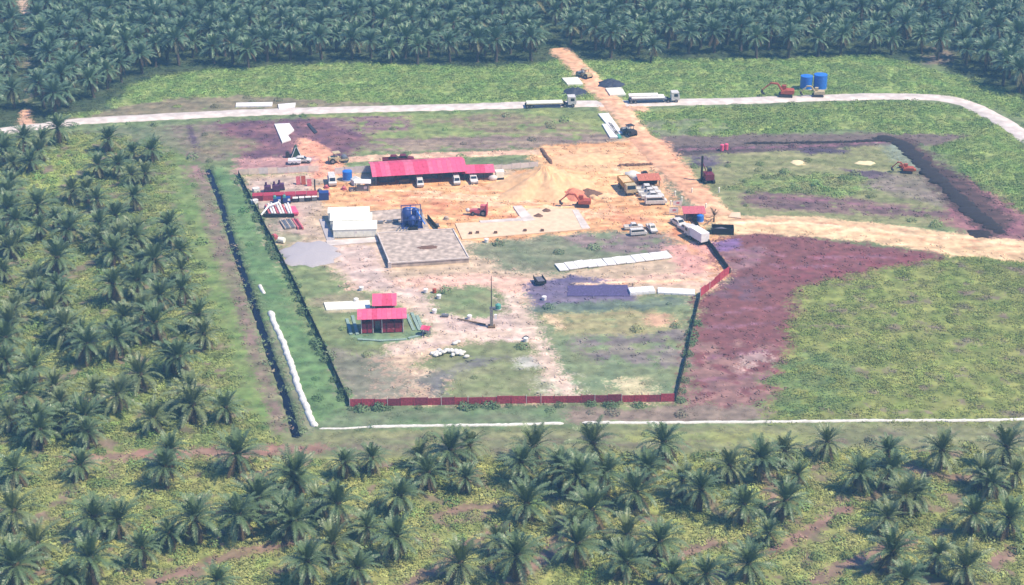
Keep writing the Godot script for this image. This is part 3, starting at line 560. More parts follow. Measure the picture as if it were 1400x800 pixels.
# ---------------------------------------------------------------- fences, sheds, pads
func fence(called: String, line: PackedVector2Array, h: float, w: float, mats: Array, post: Material, label: String):
	var o := thing(called, line[0], 0.0, label, "fence")
	var base := Vector3(line[0].x, 0, line[0].y)
	for i in line.size() - 1:
		var a := Vector3(line[i].x, 0, line[i].y) - base; var b := Vector3(line[i + 1].x, 0, line[i + 1].y) - base
		var n := maxi(1, int(round(a.distance_to(b) / w)))
		var yaw := -atan2(b.z - a.z, b.x - a.x)
		for k in n:
			var p := a.lerp(b, float(k) / n); var q := a.lerp(b, float(k + 1) / n)
			var hh := h * rng.randf_range(0.88, 1.06)
			var s := S()
			var bs := Basis(Vector3.UP, yaw) * Basis(Vector3.RIGHT, rng.randf_range(-0.05, 0.05)) * Basis(Vector3.BACK, rng.randf_range(-0.012, 0.012))
			bx(s, (p + q) * 0.5 + Vector3(0, hh * 0.5 + 0.02, 0), Vector3(p.distance_to(q) - 0.07, hh, 0.05), bs)
			part(o, "panel", s, mats[rng.randi() % mats.size()])
			s = S(); bx(s, p + Vector3(0, h * 0.55 - 0.1, 0), Vector3(0.09, h * 1.1 + 0.2, 0.14), bs)
			part(o, "post", s, post if k % 4 == 0 else mats[0])
	return o

func barrier(called: String, line: PackedVector2Array, r: float, label: String):   # fabric-wrapped earth bund
	var cv := Curve2D.new()
	for i in line.size():
		cv.add_point(line[i] - line[0])
	var L := cv.get_baked_length(); var n := int(L / 0.55)
	var s := S(); s.set_smooth_group(1)
	var rows := []
	var nz := FastNoiseLite.new(); nz.seed = int(L * 10.0); nz.frequency = 0.35
	for i in n + 1:
		var p := cv.sample_baked(L * i / n); var p2 := cv.sample_baked(minf(L, L * i / n + 0.3)); var p1 := cv.sample_baked(maxf(0, L * i / n - 0.3))
		var d := (p2 - p1).normalized(); var nn := Vector2(-d.y, d.x)
		var k := r * (0.85 + 0.55 * absf(nz.get_noise_1d(i * 0.55 * 3.0))) * (0.4 if i == 0 or i == n else 1.0)
		var off := nn * 0.5 * r * nz.get_noise_1d(i * 0.4 + 300.0)
		var row := []
		for q in 7:
			var t := PI * q / 6.0
			var e := p + off + nn * cos(t) * k
			row.append(Vector3(e.x, sin(t) * k * 0.9 - 0.06, e.y))
		rows.append(row)
	for i in n:
		for q in 6:
			quad(s, rows[i][q], rows[i + 1][q], rows[i + 1][q + 1], rows[i][q + 1])
	return solo(called, s, M.white_cloth, line[0], 0.0, label, "barrier")

func ridge(called: String, line: PackedVector2Array, r: float, h: float, m: Material, label: String):
	var s := S(); var cv := Curve2D.new()
	for p in line: cv.add_point(p - line[0])
	var L := cv.get_baked_length(); var n := int(L / (r * 0.8)) + 1
	for i in n + 1:
		var p := cv.sample_baked(L * i / n)
		var k := rng.randf_range(0.7, 1.2) * (0.6 if i == 0 or i == n else 1.0)
		lump(s, Vector3(p.x + rng.randf_range(-0.2, 0.2) * r, -0.1, p.y + rng.randf_range(-0.2, 0.2) * r), Vector3(r * k, h * k, r * k), 0.22, 9, 6)
	return solo(called, s, m, line[0], 0.0, label, "earth bank")

func slab_thing(called: String, poly: PackedVector2Array, y0: float, y1: float, m: Material, label: String, category: String, group := ""):
	var c := poly[0]; var loc := PackedVector2Array(); clear.append(poly)
	for p in poly: loc.append(p - c)
	var s := S(); plate(s, loc, y0, y1)
	return solo(called, s, m, c, 0.0, label, category, group)

func roof_sheets(o: Node, x0: float, x1: float, y_of: Array, z_of: Array, w: float, m: Material):   # sheet strips from eave to ridge, each its own piece
	var n := int(round((x1 - x0) / w))
	for k in n:
		var s := S(); var xa := x0 + (x1 - x0) * k / n; var xb := x0 + (x1 - x0) * (k + 1) / n - 0.025
		var dy := rng.randf_range(0.0, 0.02)
		for i in y_of.size() - 1:
			var y0: float = y_of[i] + dy; var y1: float = y_of[i + 1] + dy
			var z0: float = z_of[i]; var z1: float = z_of[i + 1]
			quad(s, Vector3(xa, y0, z0), Vector3(xb, y0, z0), Vector3(xb, y1, z1), Vector3(xa, y1, z1))
			quad(s, Vector3(xa, y0 - 0.06, z0), Vector3(xa, y1 - 0.06, z1), Vector3(xb, y1 - 0.06, z1), Vector3(xb, y0 - 0.06, z0))
			quad(s, Vector3(xa, y0 - 0.06, z0), Vector3(xb, y0 - 0.06, z0), Vector3(xb, y0, z0), Vector3(xa, y0, z0))
			quad(s, Vector3(xa, y0 - 0.06, z0), Vector3(xa, y0, z0), Vector3(xa, y1, z1), Vector3(xa, y1 - 0.06, z1))
			quad(s, Vector3(xb, y0 - 0.06, z0), Vector3(xb, y1 - 0.06, z1), Vector3(xb, y1, z1), Vector3(xb, y0, z0))
		part(o, "roof_sheet", s, m if m != M.red_roof else [M.red_roof, M.red_roof2, M.red_roof, M.red_roof3][rng.randi() % 4])

func build_site():
	fence("sheet_fence", PackedVector2Array([Vector2(-28.4, 48.5), Vector2(-21.8, 48.3), Vector2(-7.7, 47.7), Vector2(5.1, 47.2), Vector2(19.3, 46.9), Vector2(28.6, 46.6)]), 1.5, 2.4, [M.red_panel, M.red_panel, M.red_panel2, M.red_panel3], M.grey_fence, "low red metal sheet fence along the grass by the white barrier")
	fence("net_fence", PackedVector2Array([Vector2(-63.5, -66.0), Vector2(-58.0, -48.4), Vector2(-51.0, -26.4), Vector2(-44.3, -5.4), Vector2(-41.2, 4.9), Vector2(-35.7, 23.3), Vector2(-31.7, 37.3), Vector2(-28.4, 48.5)]), 1.15, 3.0, [M.net], M.dark_steel, "long dark net fence beside the drainage ditch")
	fence("net_fence", PackedVector2Array([Vector2(28.8, 46.6), Vector2(32.1, 30.1), Vector2(34.7, 15.7), Vector2(37.3, 2.1)]), 1.15, 2.4, [M.net], M.dark_steel, "dark net fence between the purple soil and the compound grass")
	fence("sheet_fence", PackedVector2Array([Vector2(37.3, 2.1), Vector2(39.5, -1.4), Vector2(44.3, -9.4)]), 1.7, 2.2, [M.red_panel, M.red_panel3], M.grey_fence, "short red sheet fence closing the corner beside the purple soil")
	fence("net_fence", PackedVector2Array([Vector2(44.5, -9.4), Vector2(42.9, -17.8), Vector2(41.3, -26.4), Vector2(39.8, -36.3), Vector2(38.4, -42.3)]), 1.2, 2.4, [M.net], M.dark_steel, "dark net fence behind the parked white box truck")
	fence("panel_fence", PackedVector2Array([Vector2(-63.4, -66.5), Vector2(-54.5, -67.5), Vector2(-45.1, -68.9)]), 1.5, 2.2, [M.cream_fence, M.grey_fence], M.grey_fence, "pale cream panel fence behind the red equipment yard")
	fence("panel_fence", PackedVector2Array([Vector2(-41.2, -67.0), Vector2(-34.1, -68.0), Vector2(-26.0, -69.4)]), 1.6, 2.2, [M.grey_fence], M.grey_fence, "pale grey panel fence beside the small blue water tank")
	fence("panel_fence", PackedVector2Array([Vector2(-4.8, -69.4), Vector2(0.0, -70.4), Vector2(6.2, -71.9)]), 1.3, 2.2, [M.grey_fence], M.grey_fence, "pale panel fence running from the small red roof to the sand heap")
	barrier("fabric_barrier", PackedVector2Array([Vector2(-47.2, 9.0), Vector2(-45.5, 15.0), Vector2(-42.8, 23.3), Vector2(-40.4, 32.5), Vector2(-38.2, 41.3), Vector2(-35.8, 49.6), Vector2(-33.8, 56.0)]), 0.62, "thick white fabric barrier running beside the drainage ditch")
	barrier("fabric_barrier", PackedVector2Array([Vector2(-33.0, 56.6), Vector2(-28.8, 56.6), Vector2(-24.6, 56.0)]), 0.24, "thin white fabric strip joining the two thick white barriers")
	barrier("fabric_barrier", PackedVector2Array([Vector2(-25.1, 56.0), Vector2(-12.6, 55.5), Vector2(-1.3, 55.3), Vector2(8.9, 54.7)]), 0.37, "white fabric barrier in front of the red sheet fence")
	barrier("fabric_barrier", PackedVector2Array([Vector2(12.1, 54.5), Vector2(25.2, 54.5), Vector2(44.1, 54.2), Vector2(63.1, 53.7), Vector2(78.3, 53.7), Vector2(93.5, 53.1)]), 0.37, "long white fabric barrier edging the rough grass field")
	barrier("fabric_barrier", PackedVector2Array([Vector2(-50.8, -3.9), Vector2(-49.3, 0.7)]), 0.4, "short white fabric bund on the grass above the ditch barrier")

	# long red-roofed workshop, open at the front
	var o := thing("workshop_shed", Vector2(-30.98, -59.39), 9.5, "long open workshop shed under a bright red sheet roof", "shed")
	var s := S(); bx(s, Vector3(10.2, 1.25, -8.4), Vector3(20.6, 2.5, 0.12)); part(o, "back_wall", s, M.dark_wall)
	for x in [0.0, 20.4]:
		s = S(); ext(s, PackedVector2Array([Vector2(0, 0), Vector2(8.3, 0), Vector2(8.3, 2.5), Vector2(4.2, 3.55), Vector2(0, 2.5)]), -0.06, 0.06)
		var w := part(o, "end_wall", s, M.dark_wall); w.position = Vector3(x, 0, 0); w.rotation.y = PI / 2
	for k in 9:
		s = S(); bx(s, Vector3(0.1 + k * 2.53, 1.25, 0.0), Vector3(0.16, 2.5, 0.16)); part(o, "post", s, M.dark_steel)
	for k in 4:
		s = S(); bx(s, Vector3(2.6 + k * 5.06, 1.0, -1.8 - 0.4 * k), Vector3(3.6, 1.9, 0.1)); part(o, "partition", s, M.grey_panel)
	s = S(); bx(s, Vector3(6.4, 0.45, -1.0), Vector3(2.4, 0.9, 0.9)); part(o, "workbench", s, M.wood)
	roof_sheets(o, -1.0, 20.9, [2.55, 3.75, 2.5], [0.9, -4.2, -9.2], 1.1, M.red_roof)
	o = thing("workshop_annex", Vector2(-11.30, -62.69), 5.0, "low annex with a red sheet roof at the end of the workshop", "shed")
	s = S(); bx(s, Vector3(3.6, 0.95, -4.0), Vector3(7.0, 1.9, 0.1)); part(o, "back_wall", s, M.dark_wall)
	for k in 4:
		s = S(); bx(s, Vector3(0.3 + k * 2.2, 0.95, 0), Vector3(0.14, 1.9, 0.14)); part(o, "post", s, M.dark_steel)
	s = S(); bx(s, Vector3(3.6, 0.7, -1.6), Vector3(6.6, 1.4, 0.1)); part(o, "partition", s, M.dark_wall)
	roof_sheets(o, -0.3, 7.4, [1.95, 2.3], [0.5, -4.2], 1.1, M.red_roof)

	# red house by the net fence
	o = thing("red_house", Vector2(-28.61, 18.90), 4.0, "small red timber house with a red lean-to roof and a porch", "house")
	for k in 7:
		s = S(); bx(s, Vector3(0.30 + k * 0.275, 1.05, 0), Vector3(0.27, 1.9, 0.08)); part(o, "plank", s, M.red_wall if k != 3 else M.dark_red)
	for k in 12:
		s = S(); bx(s, Vector3(4.15 + k * 0.31, 1.05, 0), Vector3(0.30, 1.9, 0.08)); part(o, "plank", s, M.red_wall if k % 5 != 2 else M.dark_red)
	s = S(); bx(s, Vector3(4.0, 1.6, -2.9), Vector3(8.0, 3.2, 0.1)); bx(s, Vector3(0.0, 1.6, -1.45), Vector3(0.1, 3.2, 2.8)); bx(s, Vector3(8.0, 1.6, -1.45), Vector3(0.1, 3.2, 2.8))
	bx(s, Vector3(4.0, 1.6, -1.3), Vector3(7.8, 3.1, 0.08)); part(o, "wall", s, M.red_wall)
	s = S(); bx(s, Vector3(3.1, 0.95, -1.24), Vector3(0.9, 1.9, 0.06)); part(o, "door", s, M.dark_wall)
	for x in [1.3, 6.0]:
		s = S(); bx(s, Vector3(x, 2.3, -1.23), Vector3(1.0, 0.8, 0.06)); part(o, "window", s, M.glass)
	for x in [0.05, 2.25, 3.95, 7.95]:
		s = S(); bx(s, Vector3(x, 1.6, 0.04), Vector3(0.14, 3.2, 0.14)); part(o, "post", s, M.grey_fence)
	for k in 2:
		s = S(); bx(s, Vector3(5.2 + k * 0.9, 0.85, 0.07), Vector3(0.4, 0.3, 0.03)); part(o, "notice", s, M.pink)
	roof_sheets(o, -0.7, 8.7, [3.22, 3.6], [0.7, -3.3], 0.94, M.red_roof)
	o = thing("red_outbuilding", Vector2(-26.84, 10.35), 3.0, "small outbuilding with a steep red roof behind the red house", "shed")
	s = S(); bx(s, Vector3(2.1, 0.9, -3.2), Vector3(4.0, 1.8, 0.1)); bx(s, Vector3(2.1, 0.9, -0.8), Vector3(3.4, 1.8, 0.1)); part(o, "wall", s, M.dark_red)
	for x in [0.2, 4.0]:
		s = S(); bx(s, Vector3(x, 0.95, 0), Vector3(0.14, 1.9, 0.14)); part(o, "post", s, M.grey_fence)
	roof_sheets(o, -0.25, 4.5, [1.95, 2.9], [0.3, -3.4], 0.95, M.red_roof)
	o = thing("red_kiosk", Vector2(-16.22, 19.54), -20.0, "narrow red-roofed kiosk on posts beside the pale track", "kiosk")
	for x in [-0.55, 0.55]:
		for z in [-0.5, 0.5]:
			s = S(); bx(s, Vector3(x, 0.75, z), Vector3(0.16, 1.5, 0.16)); part(o, "post", s, M.dark_wall)
	s = S(); bx(s, Vector3(0, 0.9, -0.4), Vector3(1.0, 1.2, 0.08)); part(o, "panel", s, M.grey_fence)
	roof_sheets(o, -0.9, 0.9, [1.45, 1.95, 1.5], [0.9, 0.0, -0.9], 0.6, M.red_roof)
	var netcount := 0
	for l in [PackedVector2Array([Vector2(-31.9, 12.4), Vector2(-30.5, 19.5)]), PackedVector2Array([Vector2(-30.9, 11.0), Vector2(-29.3, 19.5)]), PackedVector2Array([Vector2(-20.4, 10.4), Vector2(-18.7, 17.6)]), PackedVector2Array([Vector2(-19.5, 9.7), Vector2(-17.6, 17.6)]), PackedVector2Array([Vector2(-18.4, 11.0), Vector2(-16.7, 18.9)]), PackedVector2Array([Vector2(-29.1, 21.5), Vector2(-24.8, 22.1), Vector2(-19.9, 21.5)]), PackedVector2Array([Vector2(-19.6, 21.1), Vector2(-16.9, 19.5)])]:
		var lab: String = ["sagging green garden net strung beside the red house", "low green garden net lying in front of the red house"][1 if netcount >= 5 else 0]
		slab_thing("garden_net", strip(l, 0.6), 0.02, 0.14, M.green_net, lab, "net", "green nets around the red house")
		netcount += 1
	slab_thing("concrete_slab", PackedVector2Array([Vector2(-37.0, 5.2), Vector2(-28.1, 4.2), Vector2(-27.7, 8.0), Vector2(-36.2, 8.7)]), -0.05, 0.25, M.cream, "narrow cream concrete slab next to the red house", "slab")

	# cream cabins, pads
	var cab: Node3D
	for k in 3:
		var at: Vector2 = [Vector2(-38.07, -28.05), Vector2(-39.13, -32.97), Vector2(-39.99, -37.16)][k]
		var lab: String = ["cream cabin at the concrete strip, lowest of three side by side", "middle cream cabin of the three set side by side", "cream cabin of the three that faces the peach yard"][k]
		var n := thing("site_cabin", at, 4.0, lab, "cabin", "cream cabins by the blue machine")
		var W: float = [9.2, 8.9, 8.9][k]
		var Dp: float = [4.9, 4.2, 3.4][k]; var up: float = [0.0, 0.12, 0.2][k]
		s = S(); bx(s, Vector3(W / 2, 1.0 + up * 0.5, -Dp / 2 + 0.05), Vector3(W, 1.7 + up, Dp - 0.2)); part(n, "wall", s, M.cream)
		s = S(); bx(s, Vector3(W / 2, 1.93 + up, -Dp / 2 + 0.05), Vector3(W + 0.25, 0.12, Dp)); part(n, "roof", s, M.cream)
		s = S(); bx(s, Vector3(W / 2, 0.06, -Dp / 2 + 0.05), Vector3(W - 0.1, 0.16, Dp - 0.5)); part(n, "plinth", s, M.dark_steel)
		for q in 5:
			s = S(); bx(s, Vector3(0.9 + q * (W - 1.8) / 4.0, 1.0, -0.04), Vector3(0.05, 1.6, 0.05)); part(n, "seam", s, M.white)
		s = S(); bx(s, Vector3(W * 0.52, 1.25, -0.035), Vector3(0.5, 0.4, 0.03)); part(n, "vent", s, M.grey_fence)
	slab_thing("concrete_strip", PackedVector2Array([Vector2(-39.5, -26.4), Vector2(-28.9, -28.5), Vector2(-28.3, -26.0), Vector2(-38.9, -23.6)]), -0.05, 0.2, M.concrete, "pale concrete strip along the foot of the cream cabins", "slab")
	slab_thing("gravel_strip", PackedVector2Array([Vector2(-42.2, -38.9), Vector2(-41.1, -38.9), Vector2(-37.7, -27.2), Vector2(-39.3, -26.4)]), -0.05, 0.12, M.gravel, "narrow grey gravel strip beside the cream cabins", "slab")
	slab_thing("concrete_pad", PackedVector2Array([Vector2(-31.8, -43.2), Vector2(-20.3, -45.4), Vector2(-17.3, -30.5), Vector2(-28.7, -28.5)]), -0.05, 0.22, M.slab, "grey pink concrete pad under the blue machine", "slab")
	o = thing("raised_pad", Vector2(-25.01, -10.92), 0.0, "large raised concrete pad with a stained deck and dark side wall", "slab")
	var c0 := Vector2(-25.01, -10.92); var q4 := PackedVector2Array([Vector2(-25.1, -12.4), Vector2(-8.9, -15.1), Vector2(-12.7, -30.9), Vector2(-28.7, -28.5)])
	var loc := PackedVector2Array()
	for p in q4: loc.append(p - c0)
	s = S(); plate(s, loc, -0.1, 0.95); part(o, "deck", s, M.slab)
	for k in 4:
		var a := loc[k]; var b := loc[(k + 1) % 4]; var d := b - a
		s = S(); bx(s, Vector3((a.x + b.x) / 2, 1.02, (a.y + b.y) / 2), Vector3(d.length() + 0.25, 0.26, 0.24), Basis(Vector3.UP, -atan2(d.y, d.x))); part(o, "kerb", s, M.concrete)
	s = S(); bx(s, Vector3(loc[0].x, 0.6, loc[0].y + 0.1), Vector3(0.7, 1.4, 0.5)); part(o, "corner_post", s, M.concrete)
	s = S(); heap(s, 2.2, 1.1, 0.25, 1.0); var st0 := solo("mud_heap", s, M.brownsoil, Vector2(-17.79, -20.87), 8.0, "thin patch of brown mud on the raised concrete pad", "mud"); st0.position.y = 0.96
	slab_thing("yard_slab", PackedVector2Array([Vector2(-12.4, -36.3), Vector2(0.0, -37.6), Vector2(3.9, -44.9), Vector2(14.3, -44.9), Vector2(16.7, -33.0), Vector2(-10.6, -27.2)]), -0.05, 0.18, M.beige, "wide sandy beige yard slab with dark post footings", "slab")
	slab_thing("white_strip", PackedVector2Array([Vector2(0.2, -46.2), Vector2(2.1, -46.7), Vector2(5.1, -38.0), Vector2(2.5, -37.2)]), -0.05, 0.24, M.concrete, "broad white concrete strip crossing the beige yard slab", "slab")
	slab_thing("white_strip", PackedVector2Array([Vector2(13.3, -44.0), Vector2(14.6, -44.0), Vector2(16.9, -33.4), Vector2(15.1, -33.0)]), -0.05, 0.24, M.concrete, "tapering white concrete strip along the end of the beige slab", "slab")
	slab_thing("white_strip", PackedVector2Array([Vector2(-7.2, -37.6), Vector2(0.0, -38.9), Vector2(2.6, -38.9), Vector2(2.6, -37.6), Vector2(-6.7, -36.3)]), -0.05, 0.25, M.concrete, "thin white concrete strip along the back of the beige slab", "slab")
	for p in PackedVector2Array([Vector2(-8.9, -30.1), Vector2(-7.4, -30.5), Vector2(-3.5, -30.5), Vector2(2.8, -31.7), Vector2(6.5, -31.7)]):
		s = S(); bx(s, Vector3(0, 0.3, 0), Vector3(0.7, 0.6, 0.5)); bx(s, Vector3(0, 0.62, 0), Vector3(0.4, 0.1, 0.3)); solo("footing_stub", s, M.brownsoil, p, 8.0, "dark post footing stub at the edge of the beige slab", "footing", "footing stubs on the beige slab")
	o = thing("retaining_board", Vector2(-18.39, -38.86), -70.0, "long black board standing beside the blue machine", "board")
	s = S(); bx(s, Vector3(3.4, 0.55, 0), Vector3(7.2, 1.1, 0.12)); part(o, "plank", s, M.black)
	for k in 4:
		s = S(); bx(s, Vector3(0.2 + k * 2.1, 0.6, 0.12), Vector3(0.12, 1.2, 0.12)); part(o, "post", s, M.dark_steel)
	slab_thing("dark_mat", PackedVector2Array([Vector2(11.2, -3.2), Vector2(23.2, -3.6), Vector2(23.4, 1.8), Vector2(11.0, 1.8)]), -0.05, 0.10, M.violet_mat, "dark violet sheet laid flat on the compound soil", "mat")

	# heaps
	s = S(); heap(s, 12.0, 10.0, 5.0, 1.25, 0.16, 56, 18); solo("sand_heap", s, M.sand, Vector2(7.19, -58.93), 20.0, "big cone of pale orange sand beside the workshop", "sand heap")
	s = S(); heap(s, 3.4, 3.2, 1.9, 0.9, 0.15); solo("clay_heap", s, M.clay, Vector2(13.87, -52.94), 0.0, "reddish clay heap at the foot of the sand cone", "clay heap")
	s = S(); heap(s, 3.0, 2.8, 1.2, 0.9, 0.15); solo("clay_heap", s, M.brownsoil, Vector2(17.05, -54.31), 0.0, "low brown soil heap beside the reddish clay heap", "clay heap")
	s = S(); heap(s, 9.0, 4.0, 0.9, 0.8, 0.2); solo("sand_heap", s, M.sand, Vector2(17.38, -76.85), 8.0, "low spread heap of orange sand near the dirt road", "sand heap")
	s = S(); heap(s, 1.3, 1.2, 0.8); solo("soil_heap", s, M.brownsoil, Vector2(5.78, -40.57), 0.0, "brown soil heap on the beige slab, the lower of two", "soil heap")
	s = S(); heap(s, 1.3, 1.2, 0.8); solo("soil_heap", s, M.brownsoil, Vector2(7.60, -43.60), 0.0, "brown soil heap on the beige slab, the upper of two", "soil heap")
	s = S(); heap(s, 6.6, 6.8, 0.75, 0.5, 0.06); solo("gravel_heap", s, M.gravel, Vector2(-42.52, -19.70), 0.0, "broad flat heap of pale grey gravel beside the net fence", "gravel heap")
	s = S(); heap(s, 3.3, 3.4, 1.5, 0.7, 0.2); solo("dark_heap", s, M.tarp, Vector2(16.54, -127.54), 0.0, "dark blue-grey rubble heap beside the roadside truck cab", "rubble heap")
	s = S(); heap(s, 3.6, 4.0, 1.5, 0.7, 0.2); solo("dark_heap", s, M.tarp, Vector2(26.29, -134.40), 0.0, "dark blue-grey rubble heap behind the pale slab stack at the crossing", "rubble heap")
	s = S(); heap(s, 1.5, 1.6, 0.3, 0.7); solo("sand_heap", s, M.pale_sand, Vector2(67.50, -74.85), 0.0, "small pale yellow sand patch in the olive basin", "sand heap")
	s = S(); heap(s, 2.4, 1.4, 0.3, 0.7); solo("sand_heap", s, M.pale_sand, Vector2(83.68, -74.35), 0.0, "long pale sand patch beside the orange machine parts", "sand heap")
	s = S(); heap(s, 2.6, 2.6, 0.7, 0.7, 0.2); solo("peat_heap", s, M.peat, Vector2(100.42, -30.50), 0.0, "dark peat heap at the edge of the sandy track", "peat heap")
	# peat bunds, banks and ridges of tipped soil
	ridge("peat_bund", PackedVector2Array([Vector2(89.6, -91.9), Vector2(94.3, -89.8), Vector2(96.2, -79.9), Vector2(97.6, -68.0), Vector2(99.3, -58.5), Vector2(100.7, -48.4), Vector2(103.0, -38.9), Vector2(104.9, -32.1)]), 2.2, 0.36, M.peat, "dark raised peat bund curving round the olive basin")
	ridge("peat_bund", PackedVector2Array([Vector2(56.9, -88.2), Vector2(71.2, -88.7), Vector2(82.0, -89.3), Vector2(93.4, -90.8)]), 0.8, 0.4, M.peat, "low straight peat ridge along the stripped band of soil")
	ridge("earth_bank", PackedVector2Array([Vector2(6.9, -84.5), Vector2(8.0, -79.4), Vector2(9.3, -73.9)]), 0.5, 0.6, M.brownsoil, "short dark earth bank above the big sand cone")
	ridge("earth_bank", PackedVector2Array([Vector2(25.1, -72.4), Vector2(29.3, -72.9), Vector2(33.1, -73.4)]), 0.5, 0.6, M.brownsoil, "low straight brown earth ridge behind the yellow dump truck")
	ridge("earth_bank", PackedVector2Array([Vector2(8.8, -64.6), Vector2(12.6, -60.3), Vector2(16.6, -55.7), Vector2(18.9, -51.1)]), 0.9, 0.6, M.sand, "low sand ridge trailing from the big cone to the excavator")

	clear.append(PackedVector2Array([Vector2(9.0, -9.8), Vector2(10.0, -15.5), Vector2(33.7, -20.9), Vector2(33.6, -15.8)])); clear.append(PackedVector2Array([Vector2(22.3, 2.1), Vector2(23.8, -3.6), Vector2(36.1, -4.3), Vector2(36.0, 2.1)])); clear.append(PackedVector2Array([Vector2(-39.9, -27.2), Vector2(-41.1, -45.8), Vector2(-30.5, -45.8), Vector2(-28.7, -27.2)])); clear.append(PackedVector2Array([Vector2(-28.2, -10.9), Vector2(-29.6, -31.3), Vector2(-12.3, -32.1), Vector2(-8.3, -12.4)]))
	# white slab row: each slab a thing
	var A := Vector2(9.73, -10.54); var B := Vector2(32.52, -16.99)
	for k in 12:
		var p := A.lerp(B, k / 11.5)
		s = S(); bx(s, Vector3(0.98, rng.randf_range(0.16, 0.3), -1.6 + rng.randf_range(-0.15, 0.15)), Vector3(1.93, 0.22, 3.5), Basis(Vector3.BACK, rng.randf_range(-0.05, 0.07)) * Basis(Vector3.UP, rng.randf_range(-0.03, 0.03)))
		var lab := "white precast slab in the long row across the compound"
		if k == 0: lab = "white precast slab at the end of the long row by the dark panel trailer"
		elif k == 11: lab = "white precast slab at the end of the long row by the entrance"
		solo("precast_slab", s, M.white, p, 19.0 - 2.0, lab, "slab", "row of white precast slabs")
	for k in 4:
		s = S(); bx(s, Vector3(1.3, 0.2 + 0.0, -1.2), Vector3(1.32, 0.4, 2.6)); bx(s, Vector3(1.3, 0.5, -1.2), Vector3(1.2, 0.2, 2.5), Basis(Vector3.UP, 0.03))
		var o2 := solo("slab_stack", s, M.white, Vector2(23.39, 1.41).lerp(Vector2(27.21, 0.71), k / 3.0) - Vector2(0.6, 0), 6.0, "white slab stack at the end of the violet sheet", "slab stack", "white slab stacks by the violet sheet")
	for k in 5:
		s = S(); bx(s, Vector3(0.9, 0.18, -1.2), Vector3(1.72, 0.36, 2.5), Basis(Vector3.BACK, rng.randf_range(-0.05, 0.05)))
		solo("slab_stack", s, M.white, Vector2(28.96, 0.71).lerp(Vector2(34.57, 1.41), k / 4.0), -4.0, "white slab stack next to the short red sheet fence", "slab stack", "white slab stacks by the red corner fence")
	# slabs along the roads
	for r in [[PackedVector2Array([Vector2(-71.0, -115.5), Vector2(-61.7, -116.1), Vector2(-61.9, -119.0), Vector2(-71.2, -118.5)]), "long white slab on the verge of the pale road"], [PackedVector2Array([Vector2(-59.7, -113.7), Vector2(-55.7, -114.9), Vector2(-55.9, -118.5), Vector2(-60.3, -117.3)]), "short white slab beside the long one on the road verge"], [PackedVector2Array([Vector2(13.4, -138.9), Vector2(17.7, -139.5), Vector2(18.9, -133.8), Vector2(14.8, -133.1)]), "pale slab stack on the verge by the dirt road roller"], [PackedVector2Array([Vector2(24.7, -130.0), Vector2(29.0, -130.6), Vector2(29.8, -124.5), Vector2(25.6, -124.5)]), "pale slab stack in front of a dark rubble heap"], [PackedVector2Array([Vector2(-59.4, -101.8), Vector2(-55.7, -102.3), Vector2(-54.0, -97.3), Vector2(-55.2, -93.5), Vector2(-54.0, -90.3), Vector2(-55.9, -88.2)]), "white slab patch laid at the top of the peach track"], [PackedVector2Array([Vector2(21.9, -109.7), Vector2(24.5, -110.3), Vector2(27.3, -95.1), Vector2(25.5, -93.5)]), "white slab strip beside the dirt road, on the road side"], [PackedVector2Array([Vector2(22.5, -101.8), Vector2(23.8, -101.8), Vector2(26.2, -91.9), Vector2(24.0, -91.9)]), "white slab strip beside the dirt road, on the field side"], [PackedVector2Array([Vector2(23.9, -103.4), Vector2(24.9, -102.3), Vector2(26.9, -91.9), Vector2(26.1, -91.4)]), "teal sheet strip between two white slab strips"], [PackedVector2Array([Vector2(48.4, -42.3), Vector2(50.3, -42.3), Vector2(50.1, -38.9), Vector2(47.4, -39.7)]), "small sandy slab beside the basin track"]]:
		var mm: Material = M.cream if r[1].begins_with("pale") else M.teal if r[1].begins_with("teal") else M.beige if r[1].contains("sandy") else M.white
		slab_thing("roadside_slab", r[0], -0.05, 0.55 if r[1].contains("stack") else 0.32, mm, r[1], "slab")
	slab_thing("roadside_slab", PackedVector2Array([Vector2(-51.4, -102.3), Vector2(-48.7, -95.1), Vector2(-48.1, -96.2), Vector2(-50.8, -102.9)]), -0.05, 0.2, M.dark_steel, "dark board lying on purple soil by the peach track", "board")

# ---------------------------------------------------------------- vehicles and machines
func wheels(o: Node, xs: Array, half: float, r: float, m: Material = null):
	for x in xs:
		for zs in [-1, 1]:
			var s := S(); tube(s, Vector3(x, r, zs * half), Vector3(x, r, zs * (half - 0.24)), r, r, 12)
			var w := part(o, "wheel", s, M.tyre)
			s = S(); tube(s, Vector3(x, r, zs * (half + 0.012)), Vector3(x, r, zs * (half - 0.1)), r * 0.55, r * 0.55, 10); part(w, "rim", s, M.steel)

